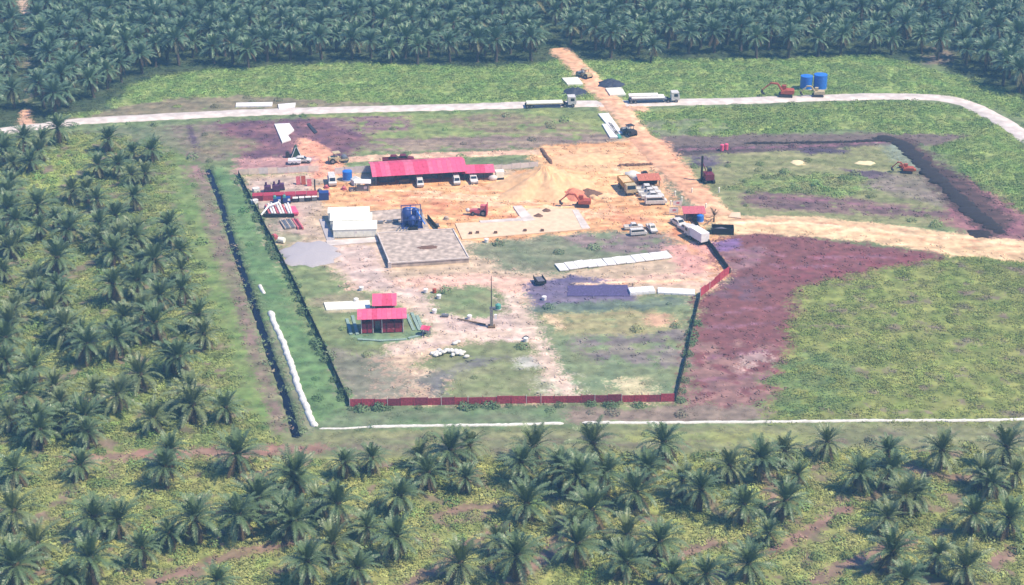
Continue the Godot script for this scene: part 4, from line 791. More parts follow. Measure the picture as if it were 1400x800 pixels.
func car(kind: String, m: Material, at: Vector2, yaw: float, label: String, group := "") -> Node3D:
	var o := thing({"pickup": "pickup_truck", "sedan": "parked_car", "van": "parked_van"}[kind], at, yaw, label, {"pickup": "pickup", "sedan": "car", "van": "van"}[kind], group)
	var s := S(); var top: PackedVector2Array; var gl: PackedVector2Array
	if kind == "pickup":
		ext(s, PackedVector2Array([Vector2(-2.6, 0.4), Vector2(2.55, 0.4), Vector2(2.6, 0.85), Vector2(1.3, 1.08), Vector2(-0.75, 1.1), Vector2(-0.75, 0.75), Vector2(-2.5, 0.75), Vector2(-2.5, 1.1), Vector2(-2.6, 1.1)]), -0.9, 0.9)
		for zz in [-0.86, 0.86]: bx(s, Vector3(-1.65, 0.93, zz), Vector3(1.8, 0.36, 0.08))
		top = PackedVector2Array([Vector2(-0.75, 1.09), Vector2(1.3, 1.07), Vector2(0.6, 1.72), Vector2(-0.6, 1.75)])
		gl = PackedVector2Array([Vector2(-0.66, 1.2), Vector2(1.05, 1.18), Vector2(0.55, 1.64), Vector2(-0.55, 1.66)])
	elif kind == "sedan":
		ext(s, PackedVector2Array([Vector2(-2.25, 0.35), Vector2(2.2, 0.35), Vector2(2.25, 0.75), Vector2(1.2, 0.98), Vector2(-1.6, 1.0), Vector2(-2.25, 0.92)]), -0.86, 0.86)
		top = PackedVector2Array([Vector2(-1.7, 0.98), Vector2(1.15, 0.97), Vector2(0.4, 1.46), Vector2(-1.0, 1.48)])
		gl = PackedVector2Array([Vector2(-1.5, 1.03), Vector2(0.95, 1.02), Vector2(0.36, 1.4), Vector2(-0.95, 1.42)])
	else:
		ext(s, PackedVector2Array([Vector2(-2.5, 0.4), Vector2(2.3, 0.4), Vector2(2.4, 0.95), Vector2(1.9, 1.15), Vector2(-2.5, 1.15)]), -0.9, 0.9)
		top = PackedVector2Array([Vector2(-2.5, 1.14), Vector2(1.9, 1.14), Vector2(1.25, 1.95), Vector2(-2.45, 1.98)])
		gl = PackedVector2Array([Vector2(-2.3, 1.22), Vector2(1.65, 1.22), Vector2(1.15, 1.75), Vector2(-2.25, 1.78)])
	part(o, "body", s, m)
	s = S(); ext(s, top, -0.76, 0.76); part(o, "cabin", s, m)
	s = S(); ext(s, gl, -0.775, 0.775); part(o, "side_window", s, M.glass)
	var f0 := top[1].lerp(top[2], 0.12); var f1 := top[1].lerp(top[2], 0.9)
	s = S(); quad(s, Vector3(f0.x + 0.02, f0.y + 0.02, -0.66), Vector3(f0.x + 0.02, f0.y + 0.02, 0.66), Vector3(f1.x + 0.02, f1.y + 0.02, 0.62), Vector3(f1.x + 0.02, f1.y + 0.02, -0.62)); part(o, "windscreen", s, M.glass)
	for zz in [-0.62, 0.62]:
		s = S(); bx(s, Vector3(2.27 if kind != "pickup" else 2.58, 0.72, zz), Vector3(0.06, 0.14, 0.3)); part(o, "headlight", s, M.steel)
	wheels(o, [-1.5, 1.5], 0.88, 0.36)
	return o

func truck(at: Vector2, yaw: float, label: String, L: float, cargo: String, cab_m: Material) -> Node3D:
	var o := thing("flatbed_truck" if cargo != "box" else "box_truck", at, yaw, label, "truck")
	var s := S()
	ext(s, PackedVector2Array([Vector2(0, 0.7), Vector2(2.1, 0.7), Vector2(2.15, 1.6), Vector2(1.95, 2.75), Vector2(0, 2.75)]), -1.2, 1.2); part(o, "cab", s, cab_m)
	s = S(); quad(s, Vector3(2.17, 1.65, -1.05), Vector3(2.17, 1.65, 1.05), Vector3(2.0, 2.55, 1.0), Vector3(2.0, 2.55, -1.0)); part(o, "windscreen", s, M.glass)
	for zz in [-1.212, 1.212]:
		s = S(); bx(s, Vector3(1.15, 2.05, zz), Vector3(1.0, 0.75, 0.02)); part(o, "side_window", s, M.glass)
	s = S(); bx(s, Vector3(-L / 2 + 1.0, 0.8, 0), Vector3(L + 1.6, 0.25, 0.9)); part(o, "chassis", s, M.dark_steel)
	if cargo == "box":
		s = S(); bx(s, Vector3(-L / 2 - 0.2, 2.0, 0), Vector3(L, 2.2, 2.3)); part(o, "box", s, M.white)
	else:
		s = S(); bx(s, Vector3(-L / 2 - 1.2, 1.1, 0), Vector3(L, 0.16, 2.4)); part(o, "flatbed", s, M.cream_metal if cargo == "sand" else M.steel)
		if cargo == "sand":
			for k in 5:
				s = S(); bx(s, Vector3(-L / 2 - 1.2, 1.28 + 0.0, -0.96 + k * 0.48), Vector3(L - 0.3, 0.2, 0.44)); part(o, "beam", s, M.cream)
		else:
			for k in 7:
				var row := 0 if k < 4 else 1
				s = S(); tube(s, Vector3(-L - 0.8 - 0.6 * row, 1.5 + row * 0.52, -0.9 + (k % 4) * 0.6 + row * 0.3), Vector3(-1.8 - 1.6 * row, 1.5 + row * 0.52, -0.9 + (k % 4) * 0.6 + row * 0.3), 0.3, 0.3, 10); part(o, "pipe", s, M.white)
	var xs := [1.2, -0.8]
	if L > 6: xs += [-L + 0.2, -L - 0.9]
	else: xs += [-L + 0.8]
	wheels(o, xs, 1.2, 0.5)
	return o

func track_shape(s: SurfaceTool, L: float, h: float, z0: float, z1: float):
	ext(s, PackedVector2Array([Vector2(-L / 2, h * 0.3), Vector2(-L / 2 + h * 0.35, 0), Vector2(L / 2 - h * 0.35, 0), Vector2(L / 2, h * 0.3), Vector2(L / 2, h * 0.7), Vector2(L / 2 - h * 0.35, h), Vector2(-L / 2 + h * 0.35, h), Vector2(-L / 2, h * 0.7)]), z0, z1)

func excavator(m: Material, at: Vector2, yaw: float, label: String, reach := 1.0) -> Node3D:
	var o := thing("excavator", at, yaw, label, "excavator")
	var s: SurfaceTool
	for zs in [-1, 1]:
		s = S(); track_shape(s, 3.6, 0.85, zs * 1.05 - 0.28, zs * 1.05 + 0.28); part(o, "track", s, M.dark_steel)
	s = S(); bx(s, Vector3(0, 0.7, 0), Vector3(1.6, 0.5, 1.6)); part(o, "undercarriage", s, M.dark_steel)
	s = S(); ext(s, PackedVector2Array([Vector2(-2.1, 1.0), Vector2(1.3, 1.0), Vector2(1.3, 1.5), Vector2(-0.2, 2.0), Vector2(-2.0, 2.0), Vector2(-2.2, 1.7)]), -1.2, 1.2); part(o, "house", s, m)
	s = S(); ext(s, PackedVector2Array([Vector2(0, 1.5), Vector2(1.35, 1.5), Vector2(1.3, 2.3), Vector2(1.0, 2.85), Vector2(-0.1, 2.85)]), 0.25, 1.2); var cb := part(o, "cab", s, m)
	s = S(); bx(s, Vector3(0.6, 2.2, 1.21), Vector3(0.9, 0.8, 0.02)); part(cb, "window", s, M.glass)
	s = S(); bx(s, Vector3(1.34, 2.1, 0.72), Vector3(0.02, 0.9, 0.75)); part(cb, "window", s, M.glass)
	var k := Vector3(3.4 * reach + 0.8, 3.6, -0.3); var e := Vector3(5.6 * reach + 0.6, 1.6, -0.3)
	s = S(); tube(s, Vector3(0.9, 1.5, -0.3), Vector3(2.2, 3.5, -0.3), 0.26, 0.3, 6); tube(s, Vector3(2.2, 3.5, -0.3), k, 0.3, 0.22, 6); part(o, "boom", s, m)
	s = S(); tube(s, k + Vector3(-0.5, 0.2, 0), e, 0.22, 0.16, 6); part(o, "stick", s, m)
	s = S(); ext(s, PackedVector2Array([Vector2(e.x - 0.3, e.y), Vector2(e.x + 0.3, e.y), Vector2(e.x + 0.2, e.y - 0.7), Vector2(e.x - 0.5, e.y - 1.1), Vector2(e.x - 0.8, e.y - 0.8), Vector2(e.x - 0.3, e.y - 0.6)]), -0.8, 0.2); part(o, "bucket", s, M.dark_steel)
	return o

func roller(m: Material, at: Vector2, yaw: float, label: String, called := "road_roller", category := "roller") -> Node3D:
	var o := thing(called, at, yaw, label, category)
	var s := S(); tube(s, Vector3(1.7, 0.75, -1.05), Vector3(1.7, 0.75, 1.05), 0.75, 0.75, 14); part(o, "drum", s, M.steel)
	s = S(); ext(s, PackedVector2Array([Vector2(-2.2, 0.7), Vector2(0.4, 0.7), Vector2(0.4, 1.3), Vector2(-0.6, 1.6), Vector2(-2.2, 1.55)]), -0.8, 0.8); part(o, "body", s, m)
	s = S(); bx(s, Vector3(1.3, 0.85, -1.15), Vector3(2.0, 0.3, 0.14)); bx(s, Vector3(1.3, 0.85, 1.15), Vector3(2.0, 0.3, 0.14)); part(o, "yoke", s, m)
	for q in [[-0.9, -0.7], [0.3, -0.7], [-0.9, 0.7], [0.3, 0.7]]:
		s = S(); bx(s, Vector3(q[0], 1.9, q[1]), Vector3(0.1, 1.2, 0.1)); part(o, "post", s, M.dark_steel)
	s = S(); bx(s, Vector3(-0.3, 2.55, 0), Vector3(1.7, 0.12, 1.75)); part(o, "canopy", s, m)
	wheels(o, [-1.5], 1.05, 0.7)
	return o

func build_vehicles():
	truck(Vector2(14.31, -116.67), 5.0, "flatbed truck with a white cab carrying long pale beams on the road", 9.6, "sand", M.car_white)
	truck(Vector2(41.15, -120.24), 5.0, "flatbed truck with a white cab loaded with white pipes", 9.6, "pipes", M.car_white)
	truck(Vector2(38.57, -28.46), -62.0 + 180.0, "white box truck parked against the net fence", 5.2, "box", M.car_white).scale = Vector3.ONE * 0.88
	car("sedan", M.car_white, Vector2(36.19, -35.48), -60.0, "white car parked by the entrance, beside the notice boards")
	car("pickup", M.car_white, Vector2(37.61, -31.73), 118.0, "white pickup parked between the white car and the box truck")
	var lots := ["white pickup parked by the orange stall, first of the row from the stall", "white pickup parked second in the row from the orange stall", "white pickup parked third in the row from the orange stall", "white van at the end of the row, by the notice boards"]
	var spots := [Vector2(30.56, -55.69), Vector2(31.07, -53.40), Vector2(31.57, -51.14), Vector2(32.17, -48.00)]
	for i in 4: car("van" if i == 3 else "pickup", M.car_white, spots[i], 6.0, lots[i], "white vehicles in a row by the orange stall")
	car("pickup", M.car_white, Vector2(26.22, -33.39), 10.0, "white pickup on the yard grass, outermost of three").scale = Vector3.ONE * 0.8
	car("van", M.car_white, Vector2(27.12, -30.09), 12.0, "white van standing between two pickups on the yard grass").scale = Vector3.ONE * 0.75
	car("pickup", M.car_white, Vector2(30.11, -32.56), -75.0, "white pickup with dark windows beside the van on the yard grass").scale = Vector3.ONE * 0.8
	car("van", M.car_white, Vector2(-41.31, -60.80), -80.0, "white van parked between the red yard and the blue tank")
	car("van", M.car_white, Vector2(-21.12, -59.86), -82.0, "white van nosed out of the middle of the workshop").scale = Vector3.ONE * 0.86
	car("van", M.car_white, Vector2(-12.78, -61.27), -82.0, "white van nosed out of the workshop beside the annex").scale = Vector3.ONE * 0.86
	car("sedan", M.car_white, Vector2(-8.93, -62.21), -80.0, "small white car parked under the red annex roof")
	car("sedan", M.car_white, Vector2(-49.67, -74.85), 0.0, "pale car beside the white trailer on the peach track")
	# dark red pickup pair behind the workshop
	car("pickup", M.dark_red, Vector2(-28.04, -74.85), 8.0, "dark red pickup behind the workshop roof, on the sandy lane", "dark red pickups behind the workshop")
	car("pickup", M.dark_red, Vector2(-25.81, -75.35), 8.0, "second dark red pickup behind the workshop roof, nose to tail", "dark red pickups behind the workshop")
	# dump truck
	var o := thing("dump_truck", Vector2(26.24, -55.69), -76.0, "yellow dump truck with an open tipper body", "truck")
	var s := S(); ext(s, PackedVector2Array([Vector2(1.2, 0.8), Vector2(3.0, 0.8), Vector2(3.0, 1.6), Vector2(2.7, 2.6), Vector2(1.2, 2.6)]), -1.15, 1.15); part(o, "cab", s, M.cream_metal)
	s = S(); quad(s, Vector3(3.02, 1.65, -1.0), Vector3(3.02, 1.65, 1.0), Vector3(2.76, 2.45, 0.95), Vector3(2.76, 2.45, -0.95)); part(o, "windscreen", s, M.glass)
	s = S(); bx(s, Vector3(-1.6, 1.35, 0), Vector3(5.0, 0.15, 2.4)); bx(s, Vector3(-1.6, 1.9, -1.2), Vector3(5.0, 1.2, 0.1)); bx(s, Vector3(-1.6, 1.9, 1.2), Vector3(5.0, 1.2, 0.1)); bx(s, Vector3(0.95, 2.0, 0), Vector3(0.1, 1.5, 2.4)); bx(s, Vector3(-4.1, 1.9, 0), Vector3(0.1, 1.2, 2.4)); part(o, "tipper", s, M.yellow)
	s = S(); bx(s, Vector3(-1.6, 2.2, 0), Vector3(4.7, 0.3, 2.2)); part(o, "load", s, M.sand)
	s = S(); bx(s, Vector3(-0.6, 0.85, 0), Vector3(6.8, 0.3, 0.9)); part(o, "chassis", s, M.dark_steel)
	wheels(o, [2.1, -2.2, -3.3], 1.15, 0.5)
	excavator(M.orange, Vector2(15.79, -46.67), 176.0, "orange excavator digging beside the red clay heap", 1.0).scale = Vector3.ONE * 0.82
	excavator(M.orange, Vector2(71.49, -124.47), 172.0, "orange excavator with a raised arm on the road verge")
	excavator(M.cream_metal, Vector2(79.90, -124.47), 176.0, "dusty grey excavator parked in front of the blue tanks", 0.9).scale = Vector3.ONE * 0.8
	excavator(M.orange, Vector2(92.10, -67.96), 170.0, "small orange digger standing in the olive basin", 0.8).scale = Vector3.ONE * 0.7
	roller(M.cream_metal, Vector2(19.51, -140.80), 128.0, "sand coloured road roller on the dirt road by the palms")
	roller(M.dark_steel, Vector2(28.84, -94.61), 120.0, "dark road roller beside the teal sheet strip")
	roller(M.cream_metal, Vector2(-41.19, -74.85), 20.0, "cream road roller standing at the foot of the peach track")
	# red tractor rig on the yard
	o = thing("red_tractor", Vector2(-7.24, -41.44), 172.0, "pinkish red tractor with a small white tank on the yard", "tractor")
	s = S(); ext(s, PackedVector2Array([Vector2(-1.8, 0.6), Vector2(2.0, 0.6), Vector2(2.0, 1.2), Vector2(0.2, 1.4), Vector2(-1.8, 1.4)]), -0.55, 0.55); part(o, "body", s, M.pink)
	s = S(); bx(s, Vector3(-1.0, 1.9, 0), Vector3(1.3, 1.0, 1.2)); part(o, "cab", s, M.pink)
	s = S(); bx(s, Vector3(-1.75, 1.5, 0), Vector3(0.14, 2.4, 2.0)); part(o, "rear_blade", s, M.red_wall)
	s = S(); lump(s, Vector3(2.5, 1.0, 0), Vector3(0.5, 0.5, 0.5), 0.03); part(o, "tank", s, M.car_white)
	wheels(o, [-1.0], 0.85, 0.7); wheels(o, [1.3], 0.75, 0.45)
	# piling rig at the basin edge
	o = thing("piling_rig", Vector2(45.15, -62.21), 100.0, "dark maroon piling rig with a black upright mast", "piling rig")
	for zs in [-1, 1]:
		s = S(); track_shape(s, 3.6, 0.8, zs * 1.0 - 0.25, zs * 1.0 + 0.25); part(o, "track", s, M.black)
	s = S(); bx(s, Vector3(-0.3, 1.5, 0), Vector3(2.6, 1.4, 2.0)); part(o, "house", s, M.dark_red)
	s = S(); bx(s, Vector3(0.9, 2.2, 0.5), Vector3(0.9, 1.4, 0.9)); part(o, "cab", s, M.dark_steel)
	s = S(); bx(s, Vector3(0.3, 3.1, -1.5), Vector3(0.4, 6.2, 0.4)); part(o, "mast", s, M.black)
	s = S(); tube(s, Vector3(-0.6, 2.0, -0.4), Vector3(0.2, 4.6, -1.4), 0.12, 0.1, 6); part(o, "stay", s, M.dark_red)
	# panel trailer, dark skip
	o = thing("panel_trailer", Vector2(5.60, -4.66), -75.0, "dark trailer with a blue panel on its deck", "trailer")
	s = S(); bx(s, Vector3(0, 0.6, 0), Vector3(3.2, 0.25, 1.9)); part(o, "deck", s, M.black)
	s = S(); bx(s, Vector3(0, 0.85, 0), Vector3(2.7, 0.1, 1.4), Basis(Vector3.BACK, 0.08)); part(o, "panel", s, M.grey_panel)
	for zz in [-0.9, 0.9]:
		s = S(); bx(s, Vector3(0, 0.95, zz), Vector3(3.2, 0.45, 0.1)); part(o, "side_board", s, M.black)
	wheels(o, [-0.4, 0.5], 0.98, 0.34)
	o = thing("waste_skip", Vector2(45.27, -31.32), -4.0, "black open-topped waste skip by the entrance palm", "skip")
	for q in [[Vector3(0, 0.7, 1.2), Vector3(4.6, 1.4, 0.1)], [Vector3(0, 0.7, -1.2), Vector3(4.6, 1.4, 0.1)], [Vector3(-2.3, 0.7, 0), Vector3(0.1, 1.4, 2.4)], [Vector3(2.3, 0.7, 0), Vector3(0.1, 1.4, 2.4)]]:
		s = S(); bx(s, q[0], q[1]); part(o, "side", s, M.black)
	s = S(); bx(s, Vector3(0, 0.12, 0), Vector3(4.5, 0.1, 2.3)); part(o, "floor", s, M.dark_steel)
	s = S(); lump(s, Vector3(-0.4, 0.6, 0), Vector3(1.6, 0.5, 0.9), 0.3); part(o, "rubbish", s, M.grey_panel)

# ---------------------------------------------------------------- tanks, stalls, stock
func tank(called: String, at: Vector2, r: float, h: float, label: String, m: Material, y := 0.0):
	var o := thing(called, at, 0.0, label, "tank", "", y)
	var s := S(); tube(s, Vector3(0, 0.15, 0), Vector3(0, h, 0), r, r, 24); part(o, "shell", s, m)
	s = S(); tube(s, Vector3(0, h, 0), Vector3(0, h + 0.28, 0), r * 1.02, r * 0.25, 24); part(o, "lid", s, m)
	s = S(); tube(s, Vector3(0, 0, 0), Vector3(0, 0.16, 0), r * 1.15, r * 1.15, 24); part(o, "base", s, M.concrete)
	for k in 3:
		s = S(); tube(s, Vector3(0, h * (0.28 + 0.24 * k), 0), Vector3(0, h * (0.28 + 0.24 * k) + 0.08, 0), r * 1.02, r * 1.02, 24); part(o, "hoop", s, m)
	return o

func build_small_things():
	tank("storage_tank", Vector2(77.84, -131.26), 1.6, 3.5, "bright blue storage tank, the smaller of a pair by the road", M.blue)
	tank("storage_tank", Vector2(81.52, -131.26), 1.75, 3.9, "bright blue storage tank, the taller of a pair by the road", M.blue)
	tank("water_tank", Vector2(-37.98, -63.16), 1.1, 2.2, "small blue water tank beside the pale grey fence", M.blue)
	var s: SurfaceTool; var o: Node3D
	# blue mixing plant
	o = thing("mixing_plant", Vector2(-21.70, -34.64), 8.0, "blue concrete mixing plant of tanks, hoppers and pipes", "machine")
	s = S(); bx(s, Vector3(0, 0.2, 0), Vector3(4.6, 0.3, 3.6)); part(o, "skid", s, M.machine_blue)
	for q in [[-1.0, -0.6, 0.95, 4.0], [0.9, -0.7, 0.8, 3.7], [0.0, 0.7, 0.85, 2.6]]:
		s = S(); tube(s, Vector3(q[0], 1.0, q[1]), Vector3(q[0], q[3], q[1]), q[2], q[2], 14); tube(s, Vector3(q[0], 1.0, q[1]), Vector3(q[0], 0.35, q[1]), q[2], 0.25, 14); tube(s, Vector3(q[0], q[3], q[1]), Vector3(q[0], q[3] + 0.35, q[1]), q[2], 0.3, 14); part(o, "tank", s, M.machine_blue)
	for q in [[-2.1, -1.5], [2.1, -1.5], [-2.1, 1.5], [2.1, 1.5], [-0.1, -1.5]]:
		s = S(); bx(s, Vector3(q[0], 2.3, q[1]), Vector3(0.16, 4.4, 0.16)); part(o, "post", s, M.machine_blue)
	for y in [2.2, 4.4]:
		for zz in [-1.5, 1.5]:
			s = S(); bx(s, Vector3(0, y, zz), Vector3(4.3, 0.14, 0.14)); part(o, "rail", s, M.machine_blue)
	s = S(); bx(s, Vector3(1.7, 1.0, 1.0), Vector3(1.0, 1.3, 1.0)); part(o, "control_box", s, M.machine_blue)
	s = S(); tube(s, Vector3(1.0, 4.0, 0.2), Vector3(2.7, 1.2, 1.9), 0.16, 0.16, 8); part(o, "pipe", s, M.blue)
	s = S(); tube(s, Vector3(-1.0, 4.3, -0.6), Vector3(0.9, 4.1, -0.7), 0.14, 0.14, 8); part(o, "pipe", s, M.blue)
	for q in [Vector2(-28.60, -35.90), Vector2(-26.72, -36.32), Vector2(-25.31, -36.74)]:
		o = thing("pump_unit", q, 8.0, "small grey pump unit on the pad beside the blue plant", "pump", "pump units on the concrete pad")
		s = S(); bx(s, Vector3(0, 0.45, 0), Vector3(1.1, 0.7, 0.7)); part(o, "housing", s, M.steel)
		s = S(); tube(s, Vector3(0.4, 0.7, 0), Vector3(1.1, 0.9, 0.1), 0.12, 0.12, 8); part(o, "pipe", s, M.dark_steel)
	for k in 4:
		s = S(); bx(s, Vector3(0, 0.32, 0), Vector3(0.25, 0.16, 3.2)); solo("steel_beam", s, M.steel, Vector2(-24.46, -32.97).lerp(Vector2(-22.41, -32.97), k / 3.0), -14.0, "grey steel beam lying on the pad by the blue plant", "beam", "steel beams on the pad")
	s = S(); bx(s, Vector3(0, 0.35, 0), Vector3(2.0, 0.3, 1.0)); bx(s, Vector3(0, 0.55, 0), Vector3(1.7, 0.1, 0.8)); solo("dark_tray", s, M.black, Vector2(-21.28, -32.56), 8.0, "flat black tray at the foot of the blue plant", "tray")

	# red equipment yard
	o = thing("red_container", Vector2(-58.08, -48.89), 6.0, "long low dark red container row in the equipment yard", "container")
	for k in 6:
		s = S(); bx(s, Vector3(1.2 + k * 2.42, 0.7, -1.2), Vector3(2.36, 1.4, 2.2)); var p := part(o, "unit", s, M.red_panel if k % 2 else M.dark_red)
		s = S(); bx(s, Vector3(1.2 + k * 2.42, 1.44, -1.2), Vector3(2.3, 0.06, 2.1)); part(p, "lid", s, M.red_wall)
	for q in [Vector2(-55.47, -55.69), Vector2(-53.70, -56.15), Vector2(-52.64, -57.07)]:
		o = thing("purple_machine", q, 10.0, "dark purple engine unit behind the red containers", "engine", "purple engine units in the equipment yard")
		s = S(); bx(s, Vector3(0, 0.9, 0), Vector3(1.5, 1.1, 1.2)); part(o, "housing", s, M.purple)
		s = S(); tube(s, Vector3(-0.3, 1.4, 0), Vector3(-0.3, 2.3, 0), 0.3, 0.22, 8); part(o, "stack", s, M.purple)
		s = S(); bx(s, Vector3(0, 0.2, 0), Vector3(1.8, 0.3, 1.4)); part(o, "skid", s, M.dark_steel)
	var di := 0
	for q in [Vector2(-52.47, -48.45), Vector2(-50.39, -48.89)]:
		o = thing("blue_generator", q, 8.0, ["blue generator set in front of the red containers, at the pipe end", "blue generator set in front of the red containers, at the grey boxes"][di], "generator", "blue generator sets"); di += 1
		s = S(); bx(s, Vector3(0, 0.8, 0), Vector3(1.7, 1.1, 1.3)); part(o, "housing", s, M.machine_blue)
		s = S(); tube(s, Vector3(-0.5, 1.5, -0.4), Vector3(-0.5, 1.5, 0.6), 0.35, 0.35, 10); part(o, "tank", s, M.teal)
		s = S(); bx(s, Vector3(0.5, 0.9, 0.66), Vector3(0.5, 0.5, 0.04)); part(o, "grille", s, M.white)
		s = S(); bx(s, Vector3(0, 0.15, 0), Vector3(1.9, 0.2, 1.5)); part(o, "skid", s, M.dark_steel)
	for k in 4:
		o = thing("grey_box", Vector2(-48.48, -49.34).lerp(Vector2(-44.31, -50.24), k / 3.0), 8.0, "small grey equipment box in front of the red containers", "box", "grey boxes in the equipment yard")
		s = S(); bx(s, Vector3(0, 0.5, 0), Vector3(1.1, 0.9, 0.9)); part(o, "housing", s, M.steel if k % 2 else M.dark_steel)
		s = S(); bx(s, Vector3(0, 1.0, 0), Vector3(1.2, 0.08, 1.0)); part(o, "lid", s, M.white)
	o = thing("blue_container", Vector2(-42.17, -50.24), 6.0, "blue steel container at the corner of the equipment yard", "container")
	s = S(); bx(s, Vector3(0, 0.95, -0.8), Vector3(2.2, 1.7, 1.7)); part(o, "body", s, M.machine_blue)
	for k in 5:
		s = S(); bx(s, Vector3(-0.9 + k * 0.45, 0.95, 0.07), Vector3(0.08, 1.6, 0.05)); part(o, "rib", s, M.machine_blue)
	for q in [[Vector2(-48.99, -60.33), 1.9, M.pink], [Vector2(-47.82, -60.33), 2.0, M.orange], [Vector2(-46.38, -59.39), 1.6, M.pink]]:
		o = thing("upright_panel", q[0], 10.0, "red orange upright panel leaning on a frame in the yard", "panel", "upright panels in the equipment yard")
		s = S(); bx(s, Vector3(0, q[1] * 0.5, 0), Vector3(1.0, q[1], 0.14), Basis(Vector3.RIGHT, -0.25)); part(o, "sheet", s, q[2])
		s = S(); bx(s, Vector3(0.4, q[1] * 0.42, -0.6), Vector3(0.1, q[1] * 0.9, 0.1), Basis(Vector3.RIGHT, 0.35)); part(o, "prop", s, M.dark_steel)
	o = thing("dark_mast", Vector2(-44.41, -52.94), 0.0, "dark gate post at the end of the cream panel fence", "post")
	s = S(); bx(s, Vector3(0, 2.0, 0), Vector3(0.28, 4.0, 0.28)); part(o, "pole", s, M.black)
	s = S(); bx(s, Vector3(0, 0.15, 0), Vector3(0.8, 0.3, 0.8)); part(o, "foot", s, M.concrete)
	for q in [[Vector2(-58.13, -55.69), "white crate at the corner of the red container row"], [Vector2(-57.53, -48.45), "pale crate between the net fence and the pink mat"]]:
		s = S(); bx(s, Vector3(0, 0.4, 0), Vector3(1.4, 0.8, 1.0)); bx(s, Vector3(0, 0.84, 0), Vector3(1.5, 0.08, 1.1)); solo("white_crate", s, M.white, q[0], 30.0, q[1], "crate")
	slab_thing("pink_mat", PackedVector2Array([Vector2(-57.2, -51.1), Vector2(-54.0, -52.0), Vector2(-53.0, -45.8), Vector2(-56.1, -44.9)]), -0.05, 0.25, M.slab, "pink grey mat in front of the red container row", "mat")
	for k in 9:
		s = S(); var x := k * 0.62
		tube(s, Vector3(x, 0.55 + 0.12 * (k % 2), 0), Vector3(x - 1.6, 0.5 + 0.25 * (k % 3), -5.4), 0.24, 0.24, 10)
		solo("white_pipe", s, M.white if k % 3 else M.pink, Vector2(-53.15, -40.57), 0.0, "white pipe in the slanting pile beside the red block", "pipe", "pile of white pipes")
	s = S(); tube(s, Vector3(0, 0.2, 0), Vector3(1.4, 1.4, -3.0), 0.22, 0.22, 10); tube(s, Vector3(1.4, 1.4, -3.0), Vector3(3.6, 1.7, -4.6), 0.22, 0.22, 10); solo("bent_pipe", s, M.white, Vector2(-55.18, -40.15), 0.0, "bent white pipe arching from the net fence to the pipe pile", "pipe")
	s = S(); bx(s, Vector3(0, 0.7, -1.6), Vector3(1.3, 0.4, 4.0), Basis(Vector3.UP, 0.3)); bx(s, Vector3(0, 0.25, -1.6), Vector3(1.1, 0.5, 3.4), Basis(Vector3.UP, 0.3)); solo("red_block", s, M.red_roof, Vector2(-48.06, -41.00), 0.0, "bright pink red block at the end of the white pipes", "block")
	s = S(); bx(s, Vector3(0, 0.4, 0), Vector3(6.8, 0.75, 0.4)); solo("black_beam", s, M.black, Vector2(-51.17, -40.15), 0.0, "black beam under the ends of the white pipes", "beam")
	for k in 8:
		s = S(); tube(s, Vector3(0, 0.25, 0), Vector3(1.7, 0.25, 4.6), 0.2, 0.2, 8)
		solo("grey_pipe", s, M.steel if k % 3 else M.slab, Vector2(-50.56, -37.59).lerp(Vector2(-48.10, -38.44), k / 7.0), 0.0, "grey pipe laid side by side on the ground below the black beam", "pipe", "grey pipes laid on the ground")
	for k in 3:
		s = S(); bx(s, Vector3(0.9, 0.3, 2.5), Vector3(0.35, 0.5, 5.4), Basis(Vector3.UP, 0.35)); solo("red_beam", s, M.dark_red if k % 2 else M.pink, Vector2(-47.89, -38.01).lerp(Vector2(-46.93, -38.01), k / 2.0), 0.0, "dull red beam lying next to the grey pipes", "beam", "red beams beside the grey pipes")
	s = S(); bx(s, Vector3(0, 0.4, 0), Vector3(0.9, 0.8, 1.4)); bx(s, Vector3(0, 0.85, 0), Vector3(0.6, 0.2, 0.8)); solo("red_box", s, M.pink, Vector2(-50.55, -28.05), 30.0, "small pink red box on the grass by the gravel heap", "box")
	s = S(); tube(s, Vector3(0, 0.6, 0), Vector3(1.3, 0.6, 0.5), 0.6, 0.6, 12); solo("white_drum", s, M.cream, Vector2(-49.53, -26.03), 0.0, "cream drum on its side beside the pink red box", "drum")
	# small canopy buggy by the tank, tarps and bins at the annex
	o = thing("canopy_stall", Vector2(-33.95, -56.61), 4.0, "dark stall with a flat white awning by the workshop end", "stall")
	for q in [[-1.6, -1.2], [1.6, -1.2], [-1.6, 0.9], [1.6, 0.9]]:
		s = S(); bx(s, Vector3(q[0], 1.0, q[1]), Vector3(0.1, 2.0, 0.1)); part(o, "post", s, M.dark_steel)
	s = S(); bx(s, Vector3(0, 2.06, -0.2), Vector3(3.8, 0.12, 2.6), Basis(Vector3.BACK, -0.06)); part(o, "awning", s, M.white)
	s = S(); bx(s, Vector3(0, 0.6, 0.2), Vector3(2.8, 1.2, 0.9)); part(o, "counter", s, M.dark_wall)
	s = S(); bx(s, Vector3(0.6, 0.85, 0.68), Vector3(0.7, 0.6, 0.05)); part(o, "sign", s, M.white)
	o = thing("white_tent", Vector2(-35.57, -60.33), 30.0, "small white pitched tent next to the canopy stall", "tent")
	s = S(); ext(s, PackedVector2Array([Vector2(-1.1, 0), Vector2(1.1, 0), Vector2(1.1, 1.2), Vector2(0, 1.8), Vector2(-1.1, 1.2)]), -1.0, 1.0); part(o, "canvas", s, M.white_cloth)
	s = S(); quad(s, Vector3(-0.4, 0, 1.02), Vector3(0.4, 0, 1.02), Vector3(0.35, 1.1, 1.02), Vector3(-0.35, 1.1, 1.02)); part(o, "door", s, M.dark_wall)
